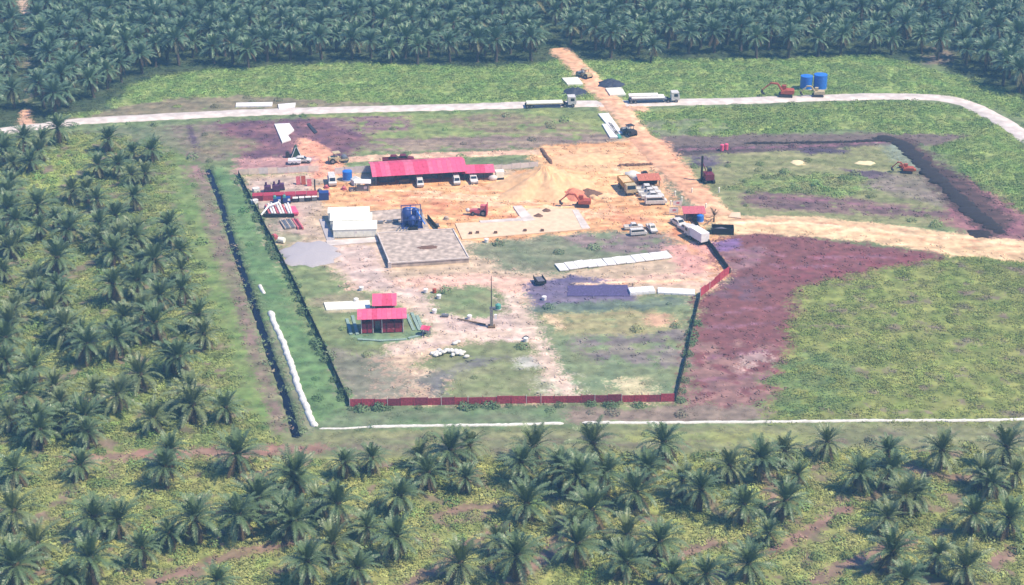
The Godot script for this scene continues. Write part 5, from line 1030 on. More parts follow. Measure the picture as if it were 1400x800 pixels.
	s = S(); lump(s, Vector3(0, 0.5, 0), Vector3(1.0, 0.8, 0.7), 0.25); solo("tarp_bundle", s, M.grey_fence, Vector2(-4.39, -63.16), 0.0, "crumpled pale tarp bundle beside the annex", "tarp")
	o = thing("white_bin", Vector2(-2.88, -64.11), 10.0, "white bulk bin with a dark base behind the tarp bundle", "bin")
	s = S(); ext(s, PackedVector2Array([Vector2(-0.8, 0.5), Vector2(0.8, 0.5), Vector2(1.0, 1.9), Vector2(-1.0, 1.9)]), -0.9, 0.9); part(o, "hopper", s, M.cream)
	s = S(); bx(s, Vector3(0, 0.25, 0), Vector3(1.8, 0.5, 1.8)); part(o, "base", s, M.black)
	# orange stall and tarps by the car row
	o = thing("orange_stall", Vector2(29.07, -58.46), 6.0, "open stall under an orange sheet roof by the car row", "stall")
	for q in [[0.1, 0.0], [4.6, 0.0], [0.1, -2.6], [4.6, -2.6]]:
		s = S(); bx(s, Vector3(q[0], 0.9, q[1]), Vector3(0.14, 1.8, 0.14)); part(o, "post", s, M.black)
	s = S(); bx(s, Vector3(2.3, 0.7, -1.9), Vector3(4.2, 1.4, 0.3)); part(o, "back_wall", s, M.black)
	roof_sheets(o, -0.3, 5.0, [1.75, 2.15], [0.5, -3.0], 0.9, M.orange_roof)
	s = S(); lump(s, Vector3(0, 0.7, 0), Vector3(1.9, 1.1, 1.7), 0.2); solo("tarp_bundle", s, M.white_cloth, Vector2(27.91, -64.11), 0.0, "large white tarp bundle behind the yellow dump truck", "tarp")
	s = S(); lump(s, Vector3(0, 0.6, 0), Vector3(1.3, 0.9, 1.2), 0.2); solo("tarp_bundle", s, M.grey_fence, Vector2(28.98, -62.21), 0.0, "pinkish grey tarp bundle against the orange stall", "tarp")
	s = S(); bx(s, Vector3(0, 0.6, 0), Vector3(1.4, 1.2, 1.2)); bx(s, Vector3(0.1, 1.3, 0), Vector3(0.7, 0.3, 0.7)); solo("dark_crate", s, M.dark_steel, Vector2(30.68, -65.07), 10.0, "dark crate with a white cap behind the orange stall", "crate")
	# gate house
	o = thing("gate_house", Vector2(37.67, -38.01), 2.0, "open gate house with a pinkish red sheet roof", "gate house")
	for q in [[0.1, 0.0], [4.2, 0.0], [0.1, -2.4], [4.2, -2.4]]:
		s = S(); bx(s, Vector3(q[0], 0.95, q[1]), Vector3(0.12, 1.9, 0.12)); part(o, "post", s, M.grey_fence)
	s = S(); bx(s, Vector3(2.1, 0.7, -1.6), Vector3(3.8, 1.4, 0.12)); part(o, "back_wall", s, M.dark_wall)
	s = S(); bx(s, Vector3(1.6, 0.45, -0.4), Vector3(1.8, 0.9, 0.6)); part(o, "counter", s, M.wood)
	roof_sheets(o, -0.4, 4.6, [1.9, 2.35], [0.6, -2.8], 0.85, M.pink)
	tank("water_tank", Vector2(40.99, -37.59), 0.75, 1.5, "small blue water tank standing by the gate house", M.blue)
	for q in [[Vector2(36.72, -45.79), "white notice board on two posts behind the gate"], [Vector2(35.56, -41.44), "white notice board on two posts beside the parked car"]]:
		o = thing("notice_board", q[0], 5.0, q[1], "notice board")
		s = S(); bx(s, Vector3(0, 1.1, 0), Vector3(2.0, 1.1, 0.08)); part(o, "board", s, M.grey_fence)
		s = S(); bx(s, Vector3(0.1, 1.15, 0.05), Vector3(0.7, 0.4, 0.02)); part(o, "print", s, M.pink)
		for x in [-0.9, 0.9]:
			s = S(); bx(s, Vector3(x, 0.75, -0.06), Vector3(0.1, 1.5, 0.1)); part(o, "post", s, M.grey_fence)
	for q in [Vector2(35.36, -47.12), Vector2(37.99, -49.34), Vector2(36.81, -52.94), Vector2(40.77, -54.77), Vector2(43.01, -45.35), Vector2(46.95, -55.23)]:
		s = S(); tube(s, Vector3(0, 0, 0), Vector3(0, 1.1, 0), 0.16, 0.16, 8); tube(s, Vector3(0, 1.1, 0), Vector3(0, 1.25, 0), 0.22, 0.1, 8); solo("marker_post", s, M.cream, q, 0.0, "short white marker post on the grass by the dirt road", "post", "white marker posts by the dirt road")
	# utility mast
	o = thing("lattice_mast", Vector2(-3.92, 15.98), 0.0, "tall thin dark mast with a cross arm and boxes at its foot", "mast")
	s = S(); tube(s, Vector3(0, 0, 0), Vector3(0, 10.6, 0), 0.14, 0.06, 8); part(o, "pole", s, M.dark_steel)
	s = S(); bx(s, Vector3(0, 1.9, 0), Vector3(0.6, 3.8, 0.5)); part(o, "cabinet", s, M.dark_wall)
	s = S(); bx(s, Vector3(0.2, 4.0, 0), Vector3(1.2, 0.35, 0.4)); part(o, "arm", s, M.steel)
	s = S(); bx(s, Vector3(0, 0.15, 0), Vector3(1.4, 0.3, 1.2)); part(o, "footing", s, M.wood)
	s = S(); bx(s, Vector3(0.8, 2.2, 0.1), Vector3(0.5, 0.9, 0.4)); part(o, "box", s, M.white)
	s = S(); tube(s, Vector3(0, 0.2, 0), Vector3(6.0, 0.25, 0), 0.14, 0.14, 6); solo("timber_pole", s, M.wood, Vector2(-5.05, 15.33), 155.0, "thin wooden pole lying beside the mast foot", "pole")
	tank("green_tank", Vector2(-2.71, 7.98), 0.55, 1.0, "small mint green tank next to the tall mast", M.teal)
	for q in [[Vector2(-14.48, 2.81), "white"], [Vector2(-15.08, 9.68), "white"], [Vector2(-17.20, 0.00), "white"], [Vector2(-30.11, -1.07), "white"], [Vector2(-30.70, 4.55), "white"], [Vector2(-8.19, 12.36), "white"], [Vector2(2.61, 22.40), "white"], [Vector2(6.36, 3.51), "white"], [Vector2(-5.43, -26.03), "white"]]:
		s = S(); tube(s, Vector3(0, 0, 0), Vector3(0, 0.75, 0), 0.42, 0.48, 12); tube(s, Vector3(0, 0.75, 0), Vector3(0, 0.85, 0), 0.5, 0.3, 12); solo("white_bucket", s, M.white, q[0], 0.0, "white plastic barrel standing alone on the compound ground", "barrel", "white barrels on the compound ground")
	s = S(); tube(s, Vector3(0, 0, 0), Vector3(0, 0.8, 0), 0.4, 0.4, 12); solo("orange_barrel", s, M.orange, Vector2(-15.45, 0.00), 0.0, "orange barrel on the grass oval by the pale track", "barrel")
	s = S(); tube(s, Vector3(0, 0.35, 0), Vector3(1.3, 0.35, 0.2), 0.35, 0.35, 12); solo("blue_barrel", s, M.steel, Vector2(-13.60, 11.36), 0.0, "pale blue grey barrel on its side at the track edge", "barrel")
	s = S(); lump(s, Vector3(0, 0.25, 0), Vector3(0.6, 0.35, 0.5), 0.2); solo("black_bag", s, M.black, Vector2(2.62, 21.14), 0.0, "black bag at the bend of the pale track", "bag")
	# heap of white sacks
	for k in 34:
		var a := rng.randf() * TAU; var r := sqrt(rng.randf())
		var px := r * cos(a) * 3.1; var pz := r * sin(a) * 1.5
		s = S(); lump(s, Vector3(0, 0.28, 0), Vector3(0.55, 0.3, 0.4), 0.18, 8, 5)
		var k2 := solo("white_sack", s, M.white_cloth, Vector2(-11.94, 27.69) + Vector2(px, pz), rng.randf() * 180.0, "white filled sack in the loose heap on the compound grass", "sack", "heap of white sacks")
		k2.position.y = -0.05 + (0.35 * (1.0 - r) * rng.randf_range(0.5, 1.4) if r < 0.7 else 0.0)
	for q in [Vector2(-10.70, 23.66), Vector2(-10.17, 23.03), Vector2(-8.38, 29.22)]:
		s = S(); lump(s, Vector3(0, 0.26, 0), Vector3(0.6, 0.32, 0.45), 0.18, 8, 5); solo("white_sack", s, M.white_cloth, q, 20.0, "white filled sack lying apart from the heap of sacks", "sack", "stray white sacks")
	# trailer and bush at the peach track, red pump, orange machine parts
	o = thing("white_trailer", Vector2(-51.29, -73.85), 2.0, "low white trailer on the peach track", "trailer")
	s = S(); bx(s, Vector3(0, 0.8, 0), Vector3(3.0, 0.7, 1.8)); part(o, "body", s, M.white)
	s = S(); bx(s, Vector3(2.0, 0.5, 0), Vector3(1.2, 0.12, 0.12)); part(o, "drawbar", s, M.dark_steel)
	wheels(o, [-0.5, 0.4], 0.92, 0.34)
	o = thing("green_tent", Vector2(-51.49, -78.88), 10.0, "dark green peaked tent with pale edges above the white trailer", "tent")
	s = S(); ext(s, PackedVector2Array([Vector2(-1.2, 0), Vector2(1.2, 0), Vector2(0.2, 2.6), Vector2(-0.2, 2.6)]), -1.1, 1.1); part(o, "canvas", s, M.green_sheet)
	for x in [-1, 1]:
		s = S(); tube(s, Vector3(x * 1.25, 0, 1.12), Vector3(x * 0.2, 2.65, 1.12), 0.1, 0.1, 6); part(o, "pole", s, M.white)
	s = S(); bx(s, Vector3(-1.9, 0.6, 0.2), Vector3(0.9, 1.2, 1.0)); bx(s, Vector3(-1.9, 1.3, 0.2), Vector3(0.5, 0.3, 0.5)); solo("dark_crate", s, M.dark_steel, Vector2(-51.66, -78.88), 10.0, "dark crate against the green peaked tent", "crate")
	var pi := 0
	for q in [Vector2(50.52, -82.97), Vector2(51.63, -83.49)]:
		s = S(); tube(s, Vector3(0, 0.05, 0), Vector3(0, 1.5, 0), 0.45, 0.45, 12); tube(s, Vector3(0, 1.5, 0), Vector3(0, 1.65, 0), 0.5, 0.2, 12); solo("red_drum", s, M.red_roof, q, 0.0, "red upright drum on the dark stripped soil", "drum", "red drums on the stripped soil")
	for q in [Vector2(91.57, -71.38), Vector2(91.80, -69.91), Vector2(93.66, -68.93)]:
		s = S(); lump(s, Vector3(0, 0.4, 0), Vector3(0.8, 0.5, 0.5), 0.25); solo("orange_bundle", s, M.orange, q, 0.0, "orange bundle on the sand beside the small digger", "bundle", "orange bundles by the small digger")
	for q in [Vector2(-42.40, -58.00), Vector2(-43.68, -55.69), Vector2(-38.31, -57.07), Vector2(-36.41, -56.15), Vector2(-16.32, -34.64), Vector2(-15.58, -31.73), Vector2(-17.61, -31.32), Vector2(-19.26, -29.68), Vector2(-41.68, -53.85), Vector2(-14.40, -38.86)]:
		s = S()
		for k in 3: bx(s, Vector3(-0.4 + 0.4 * k, 0.16, 0), Vector3(0.28, 0.1, 1.2))
		for k in 3: bx(s, Vector3(0, 0.05, -0.5 + 0.5 * k), Vector3(1.1, 0.1, 0.12))
		lump(s, Vector3(0, 0.45, 0), Vector3(0.5, 0.32, 0.5), 0.2, 7, 5)
		solo("loaded_pallet", s, [M.slab, M.wood, M.pink, M.grey_panel][rng.randi() % 4], q, rng.randf() * 90.0, "small loaded timber pallet left on the bare yard", "pallet", "loaded pallets on the yard")
	# stumps in the plantation
	for q in [[Vector2(-1.12, 92.76), 3.4], [Vector2(-0.34, 91.93), 2.6]]:
		s = S(); tube(s, Vector3(0, -0.1, 0), Vector3(0, q[1], 0), 0.16, 0.12, 8); tube(s, Vector3(0, q[1], 0), Vector3(0.1, q[1] + 0.2, 0), 0.14, 0.03, 8); solo("dead_stump", s, M.trunk, q[0], 0.0, "thin dead palm stump among the undergrowth", "stump", "dead stumps in the undergrowth")

# ---------------------------------------------------------------- palms
var special := [
	[Vector2(-57.49, 25.65), "lone oil palm standing apart on the grass between plantation and ditch"],
	[Vector2(-49.12, 53.75), "oil palm at the ditch-side plantation corner by the end of the ditch"],
	[Vector2(-44.35, 71.35), "oil palm beside the red-brown track near the end of the ditch"],
	[Vector2(52.23, 66.71), "oil palm right beside the white barrier along the rough field"],
	[Vector2(25.17, 68.30), "oil palm standing clear on the yellow grass strip below the white barrier"],
	[Vector2(70.35, 70.41), "small isolated oil palm beside the red-brown soil track"],
	[Vector2(42.63, 85.85), "oil palm standing alone between the two open grass lanes"],
	[Vector2(-113.45, -85.16), "oil palm whose crown overlaps the edge of the pale road"],
	[Vector2(-109.87, -87.83), "oil palm at the roadside with fronds over the pale road"],
	[Vector2(2.34, 86.64), "oil palm on the yellow-green clearing across the white barrier"],
	[Vector2(-2.32, 96.46), "oil palm on the brown soil lane across the white barrier"]]
var all_palms := []
var frond_meshes := []
var crowns := []      # lists of [class, Transform3D]

func frond_mesh(elev: float, droop: float, L: float, sd: int) -> ArrayMesh:
	var r := RandomNumberGenerator.new(); r.seed = sd
	var s := S()
	var pos := [Vector3.ZERO]; var n := 9
	for i in n:
		var t := (i + 0.5) / n
		var a := deg_to_rad(elev - droop * pow(t, 1.4))
		pos.append(pos[i] + Vector3(cos(a), sin(a), 0) * L / n)
	for i in n:
		var w0 := 0.10 * (1.0 - 0.8 * i / n); var w1 := 0.10 * (1.0 - 0.8 * (i + 1) / n)
		quad(s, pos[i] + Vector3(0, 0, -w0), pos[i] + Vector3(0, 0, w0), pos[i + 1] + Vector3(0, 0, w1), pos[i + 1] + Vector3(0, 0, -w1))
		quad(s, pos[i], pos[i] + Vector3(0, -w0, 0), pos[i + 1] + Vector3(0, -w1, 0), pos[i + 1])
	var m := 24
	for k in m:
		var t := 0.13 + 0.87 * (k + 0.5) / m
		var fi := minf(t * n, n - 0.01); var i := int(fi)
		var p: Vector3 = pos[i].lerp(pos[i + 1], fi - i)
		var d: Vector3 = (pos[i + 1] - pos[i]).normalized()
		var up := Vector3(-d.y, d.x, 0)
		var l := 0.80 * pow(sin(PI * clampf(t * 0.84 + 0.10, 0, 1)), 0.7)
		for zs in [-1.0, 1.0]:
			var out := (Vector3(0, 0, zs) * 0.92 + d * r.randf_range(0.45, 0.8) + up * r.randf_range(0.05, 0.5)).normalized()
			var ll := l * r.randf_range(0.85, 1.12)
			var mid := p + out * ll * 0.55
			var tip := mid + (out + Vector3(0, -r.randf_range(0.35, 0.9), 0)).normalized() * ll * 0.5
			var w := d * 0.055
			quad(s, p - w, p + w, mid + w * 0.9, mid - w * 0.9)
			tri(s, mid - w * 0.9, mid + w * 0.9, tip)
	s.generate_normals()
	return s.commit()

func make_palm_kit():
	var k := 0
	for c in [[84, 14, 3.4], [69, 30, 4.3], [51, 44, 4.8], [31, 52, 4.9], [10, 52, 4.8], [-16, 44, 4.4], [-50, 26, 3.7]]:
		frond_meshes.append([frond_mesh(c[0], c[1], c[2], 50 + k), frond_mesh(c[0] - 5, c[1] * 1.5, c[2] * 0.95, 70 + k)]); k += 1
	for v in 6:
		var list := []
		var n := 42 + (v % 3) * 3
		for i in n:
			var q := float(i) / (n - 1)
			var c := int(clampf(q * 6.5 + rng.randf_range(-0.5, 0.4), 0, 5.99)) if i < n - 6 - v % 3 else 6
			var b := Basis(Vector3.UP, deg_to_rad(i * 137.5 + rng.randf_range(-12, 12))) * Basis(Vector3.BACK, deg_to_rad(rng.randf_range(-9, 9))) * Basis(Vector3.RIGHT, rng.randf_range(-0.35, 0.35))
			b = b.scaled(Vector3.ONE * rng.randf_range(0.86, 1.1))
			list.append([c, 1 if rng.randf() < 0.25 + 0.12 * v else 0, Transform3D(b, Vector3(b.x.x * 0.12, 0.25 - 0.5 * q, b.x.z * 0.12))])
		crowns.append(list)

func trunk_tool(h: float) -> SurfaceTool:
	var s := S(); s.set_smooth_group(1)
	var rows := []; var n := 9; var m := int(h / 0.35) + 1
	for j in m + 1:
		var row := []; var y := -0.15 + (h + 0.15) * j / m
		var r := lerpf(0.46, 0.34, pow(float(j) / m, 0.5)) * (1.0 + 0.13 * (j % 2)) + (0.16 if j == 0 else 0.0)
		for i in n:
			var a := TAU * (i + 0.5 * (j % 2)) / n
			row.append(Vector3(cos(a) * r * rng.randf_range(0.88, 1.12), y, sin(a) * r * rng.randf_range(0.88, 1.12)))
		rows.append(row)
	for j in m:
		for i in n:
			quad(s, rows[j][i], rows[j][(i + 1) % n], rows[j + 1][(i + 1) % n], rows[j + 1][i])
	return s

func core_tool() -> SurfaceTool:
	var s := S(); lump(s, Vector3(0, -0.1, 0), Vector3(0.55, 0.75, 0.55), 0.2, 9, 6)
	return s

func merged_crown(v: int) -> ArrayMesh:
	var green := SurfaceTool.new(); var dead := SurfaceTool.new(); var old := SurfaceTool.new()
	green.begin(Mesh.PRIMITIVE_TRIANGLES); old.begin(Mesh.PRIMITIVE_TRIANGLES); dead.begin(Mesh.PRIMITIVE_TRIANGLES)
	for f in crowns[v]:
		(dead if f[0] == 6 else old if f[0] == 5 and v % 3 == 2 else green).append_from(frond_meshes[f[0]][f[1]], 0, f[2])
	var mesh := green.commit()
	dead.commit(mesh)
	var c := core_tool(); c.generate_normals(); c.commit(mesh)
	mesh.surface_set_material(0, M.frond if v % 3 else M.frond2); mesh.surface_set_material(1, M.dead); mesh.surface_set_material(2, M.bark)
	if v % 3 == 2:
		old.commit(mesh); mesh.surface_set_material(3, M.old)
	return mesh

func palm(v: int, h: float, fronds: bool, pale := false) -> Node3D:       # > trunk, crown (> frond)
	var o := Node3D.new(); o.name = "oil_palm"
	part(o, "trunk", trunk_tool(h), M.trunk)
	if fronds:
		var c := part(o, "crown", core_tool(), M.bark); c.position.y = h
		for f in crowns[v]:
			var fr := MeshInstance3D.new(); fr.mesh = frond_meshes[f[0]][f[1]]; fr.transform = f[2]; fr.name = "frond"
			fr.material_override = M.dead if f[0] == 6 else M.old if f[0] == 5 and v % 3 == 2 else (M.frond if v % 3 else M.frond2)
			c.add_child(fr, true)
	else:
		var c := MeshInstance3D.new(); c.name = "crown"; c.mesh = merged_crown(v)
		if pale: c.mesh.surface_set_material(0, M.frond4 if v % 3 else M.frond3)  # distant crowns wear the fronds with haze put into their colour
		c.position.y = h; o.add_child(c)
	return o

func plant(proto: Node3D, p: Vector2, sc: float, label: String, group: String, v := -1):
	if v >= 0: label = ["lighter green ", "dark green ", "yellow-skirted "][v % 3] + label
	var o: Node3D = proto.duplicate(); o.name = numbered("oil_palm"); add_child(o)
	o.position = Vector3(p.x, -0.12, p.y); o.rotation = Vector3(rng.randf_range(-0.09, 0.09), rng.randf() * TAU, rng.randf_range(-0.09, 0.09)); o.scale = Vector3.ONE * sc
	for q in special:
		if p.distance_to(q[0]) < 1.0: label = q[1]; group = ""
	all_palms.append(p)
	tag(o, label, "palm tree", group)

func build_palms():
	rng.seed = 99
	make_palm_kit()
	var near := []; var mid := []; var tall := []
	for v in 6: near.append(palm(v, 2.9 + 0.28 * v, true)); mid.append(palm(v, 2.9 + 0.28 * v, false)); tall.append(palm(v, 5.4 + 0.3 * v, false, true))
	var count := 0
	for l in [PackedVector2Array([Vector2(-78.9, 63.5), Vector2(-71.3, 63.1), Vector2(-79.8, 75.5), Vector2(-70.2, 73.8), Vector2(-63.8, 92.2), Vector2(-76.5, 89.8), Vector2(-70.6, 98.8), Vector2(-72.3, 104.6), Vector2(-51.9, 94.7), Vector2(-54.9, 100.0), Vector2(-61.4, 104.6), Vector2(-65.2, 106.8), Vector2(-55.6, 76.5), Vector2(-44.4, 71.4), Vector2(-48.0, 92.9), Vector2(-41.7, 92.2), Vector2(-39.3, 86.0), Vector2(-35.2, 77.8), Vector2(-34.7, 90.4), Vector2(-60.2, 91.6), Vector2(-56.2, 70.0), Vector2(-42.4, 108.5), Vector2(-75.6, 99.4)]), PackedVector2Array([Vector2(-27.2, 73.4), Vector2(-23.0, 72.0), Vector2(-15.1, 70.0), Vector2(-13.3, 76.8), Vector2(-7.2, 78.2), Vector2(-7.2, 67.8), Vector2(-9.7, 70.7), Vector2(-17.9, 84.7), Vector2(-30.3, 85.4), Vector2(-22.1, 92.2), Vector2(-17.1, 97.6), Vector2(-26.8, 89.2), Vector2(-26.8, 98.2), Vector2(-22.8, 105.7), Vector2(-7.8, 103.4), Vector2(-2.3, 96.5), Vector2(0.7, 103.4), Vector2(1.2, 74.8), Vector2(3.5, 68.5), Vector2(7.7, 76.2), Vector2(2.3, 86.6), Vector2(9.2, 91.0), Vector2(10.2, 80.2), Vector2(-34.0, 78.2), Vector2(-30.0, 104.6), Vector2(-33.5, 91.6), Vector2(9.6, 98.8)]), PackedVector2Array([Vector2(13.6, 68.8), Vector2(25.2, 68.3), Vector2(44.8, 69.9), Vector2(52.2, 66.7), Vector2(62.0, 69.9), Vector2(70.3, 70.4), Vector2(75.3, 76.6), Vector2(80.8, 70.4), Vector2(35.0, 75.0), Vector2(29.6, 83.9), Vector2(35.6, 87.7), Vector2(42.6, 85.8), Vector2(55.7, 78.1), Vector2(60.4, 77.1), Vector2(64.0, 83.0), Vector2(57.4, 90.5), Vector2(70.8, 90.5), Vector2(76.1, 90.5), Vector2(56.3, 101.2), Vector2(62.8, 101.2), Vector2(66.5, 104.6), Vector2(34.8, 102.9), Vector2(28.5, 105.4), Vector2(23.3, 105.4), Vector2(17.2, 95.1), Vector2(12.3, 88.7), Vector2(19.6, 83.0), Vector2(14.7, 78.1), Vector2(27.1, 79.1), Vector2(22.0, 74.0), Vector2(40.2, 74.0), Vector2(61.4, 84.9), Vector2(81.2, 76.1), Vector2(76.5, 79.1), Vector2(22.2, 97.7), Vector2(57.3, 107.9), Vector2(17.0, 102.9)])]:
		for p in l:
			var v := rng.randi() % 6; plant(near[v], p, rng.randf_range(0.66, 1.1), "oil palm in the plantation across the white barrier from the red fence", "oil palms across the white barrier", v); count += 1
	for p in PackedVector2Array([Vector2(39.3, 93.2), Vector2(46.2, 75.1)]):
		plant(near[1], p, 0.6, "small young oil palm among the larger palms across the white barrier", "young oil palms across the white barrier"); count += 1
	for l in [PackedVector2Array([Vector2(-103.8, -17.0), Vector2(-100.2, -27.0), Vector2(-93.5, -25.5), Vector2(-78.6, -21.2), Vector2(-71.7, -21.9), Vector2(-68.5, -16.3), Vector2(-82.2, -14.2), Vector2(-72.1, -6.1), Vector2(-66.6, -4.8), Vector2(-73.9, 3.0), Vector2(-78.2, 5.5), Vector2(-64.4, 5.5), Vector2(-92.7, -8.8), Vector2(-90.0, 2.3), Vector2(-92.3, 6.7), Vector2(-96.1, 11.6), Vector2(-93.9, 21.7), Vector2(-84.7, 21.1), Vector2(-88.0, 14.0), Vector2(-74.1, 16.4), Vector2(-70.6, 15.2), Vector2(-66.6, 22.2), Vector2(-70.8, 23.4), Vector2(-68.6, 8.0), Vector2(-72.9, 30.1), Vector2(-57.5, 25.7), Vector2(-61.9, 35.5), Vector2(-85.9, 39.7), Vector2(-80.5, 44.9), Vector2(-84.1, 50.8), Vector2(-72.8, 48.9), Vector2(-65.9, 41.8), Vector2(-60.8, 57.6), Vector2(-54.9, 53.7), Vector2(-49.1, 53.7), Vector2(-72.1, 58.5), Vector2(-93.0, 30.1), Vector2(-59.6, 37.6), Vector2(-80.5, 60.4), Vector2(-83.2, 24.5), Vector2(-85.6, 57.6)]), PackedVector2Array([Vector2(-113.5, -85.2), Vector2(-109.9, -87.8), Vector2(-116.1, -68.5), Vector2(-96.8, -82.5), Vector2(-90.1, -76.1), Vector2(-85.2, -76.1), Vector2(-95.6, -64.8), Vector2(-91.2, -64.8), Vector2(-87.1, -60.0), Vector2(-84.2, -61.2), Vector2(-91.7, -45.0), Vector2(-98.2, -49.5), Vector2(-103.3, -39.5), Vector2(-83.6, -43.9), Vector2(-85.9, -34.2), Vector2(-94.5, -32.0), Vector2(-79.2, -23.8), Vector2(-72.7, -25.8), Vector2(-105.8, -30.0), Vector2(-112.4, -51.8), Vector2(-111.9, -45.0), Vector2(-122.3, -82.5), Vector2(-109.3, -36.3), Vector2(-97.7, -32.0), Vector2(-102.9, -19.8), Vector2(-95.1, -49.5), Vector2(-82.3, -19.8), Vector2(-105.8, -20.8), Vector2(-116.7, -81.2)])]:
		for p in l:
			var v := rng.randi() % 6; plant(mid[v], p, rng.randf_range(0.68, 1.1), "oil palm in the plantation beside the drainage ditch", "oil palms beside the drainage ditch", v); count += 1
	# palms crowding between the larger ones
	var fill := PackedVector2Array([Vector2(-131.1, -86.1), Vector2(-106.8, -88.2), Vector2(-88.1, -83.5), Vector2(-74.4, -38.9), Vector2(-57.7, 13.7), Vector2(-51.1, 49.6), Vector2(-90.3, 65.2)])
	var tries := 0; var added := []
	while added.size() < 20 and tries < 4000:
		tries += 1
		var p := Vector2(rng.randf_range(-130, -30), rng.randf_range(-95, 75))
		if not Geometry2D.is_point_in_polygon(p, fill): continue
		var close := false
		for q in all_palms:
			var d: float = p.distance_to(q)
			if d < 3.6: close = true
		if close or (p.x > -105 and p.x < -78 and p.y > -95 and p.y < -60): continue
		added.append(p)
		var v := rng.randi() % 6; plant(mid[v], p, rng.randf_range(0.65, 1.0), "oil palm in the plantation beside the drainage ditch", "oil palms beside the drainage ditch", v); count += 1
	# bare young palm by the gate
	var o := thing("dead_palm", Vector2(43.97, -37.16), 0.0, "dry leafless young palm beside the black skip", "palm tree")
	var s := S(); tube(s, Vector3(0, 0, 0), Vector3(0, 1.4, 0), 0.2, 0.14, 8); part(o, "trunk", s, M.trunk)
	for i in 9:
		var f := MeshInstance3D.new(); f.mesh = frond_meshes[i % 4][0]; f.material_override = M.dead; f.name = "frond"; f.position.y = 1.4; f.rotation.y = i * 2.4; f.scale = Vector3.ONE * 0.5; o.add_child(f, true)
	# far plantation: rows of a triangular grid
	var area := PackedVector2Array([Vector2(-181.5, -255.4), Vector2(181.5, -255.4), Vector2(142.3, -113.7), Vector2(133.2, -122.0), Vector2(124.9, -139.5), Vector2(117.4, -155.4), Vector2(102.2, -161.0), Vector2(81.4, -158.2), Vector2(61.1, -158.9), Vector2(40.4, -154.7), Vector2(21.5, -155.4), Vector2(14.3, -160.3), Vector2(-4.0, -151.4), Vector2(-28.1, -150.7), Vector2(-52.6, -155.4), Vector2(-66.1, -149.4), Vector2(-89.8, -147.4), Vector2(-102.0, -138.2), Vector2(-104.2, -119.6), Vector2(-121.4, -104.6), Vector2(-138.2, -99.0)])
	var gap := PackedVector2Array([Vector2(13.2, -168.0), Vector2(18.0, -150.0), Vector2(23.2, -129.4)]); var path := PackedVector2Array([Vector2(-156.5, -236.9), Vector2(-146.8, -202.9), Vector2(-135.1, -158.2), Vector2(-122.6, -108.0)])
	var spots := []
	var u := Vector2(cos(deg_to_rad(7)), -sin(deg_to_rad(7))); var w := Vector2(u.y, -u.x)
	for i in range(-44, 45):
		for j in range(-7, 36):
			var p := Vector2(0, -130) + u * (i * 7.6 + (j % 2) * 3.8) - w * (j * -6.6) + Vector2(rng.randf_range(-1.3, 1.3), rng.randf_range(-1.3, 1.3))
			if p.y < -262 or absf(p.x) > 192: continue
			if not Geometry2D.is_point_in_polygon(p, area): continue
			if line_dist(p.x, p.y, gap) < 5.0 or line_dist(p.x, p.y, path) < 2.4: continue
			if rng.randf() < 0.03: continue
			spots.append(p)
	spots.sort_custom(func(a, b): return a.y > b.y)
	var rest := [[], [], []]
	for i in spots.size():
		if count < 300:
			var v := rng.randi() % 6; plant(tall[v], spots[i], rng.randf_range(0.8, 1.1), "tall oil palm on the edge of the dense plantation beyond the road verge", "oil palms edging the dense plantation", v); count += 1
		else:
			rest[i % 3].append(spots[i])
	var mass := Node3D.new(); mass.name = "palm_forest"; add_child(mass)
	tag(mass, "dense dark plantation of oil palms filling the land beyond the road", "palm forest", "", "stuff")
	for k in 3:
		var st := SurfaceTool.new(); st.begin(Mesh.PRIMITIVE_TRIANGLES)
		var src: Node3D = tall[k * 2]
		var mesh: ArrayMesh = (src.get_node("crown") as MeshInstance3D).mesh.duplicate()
		var tm: Mesh = (src.get_node("trunk") as MeshInstance3D).mesh
		var tt := SurfaceTool.new(); tt.begin(Mesh.PRIMITIVE_TRIANGLES); tt.append_from(tm, 0, Transform3D(Basis.IDENTITY, Vector3(0, -src.get_node("crown").position.y, 0)))
		tt.commit(mesh); mesh.surface_set_material(mesh.get_surface_count() - 1, M.trunk)
		var mm := MultiMesh.new(); mm.transform_format = MultiMesh.TRANSFORM_3D; mm.mesh = mesh; mm.instance_count = rest[k].size()
		for i in rest[k].size():
			var p: Vector2 = rest[k][i]; var sc := rng.randf_range(0.8, 1.12)
			mm.set_instance_transform(i, Transform3D(Basis(Vector3.UP, rng.randf() * TAU).scaled(Vector3.ONE * sc), Vector3(p.x, src.get_node("crown").position.y * sc - 0.1, p.y)))
		var mi := MultiMeshInstance3D.new(); mi.multimesh = mm; mi.name = "palms"; mass.add_child(mi, true)
	for l in [near, mid, tall]:
		for n in l: n.free()

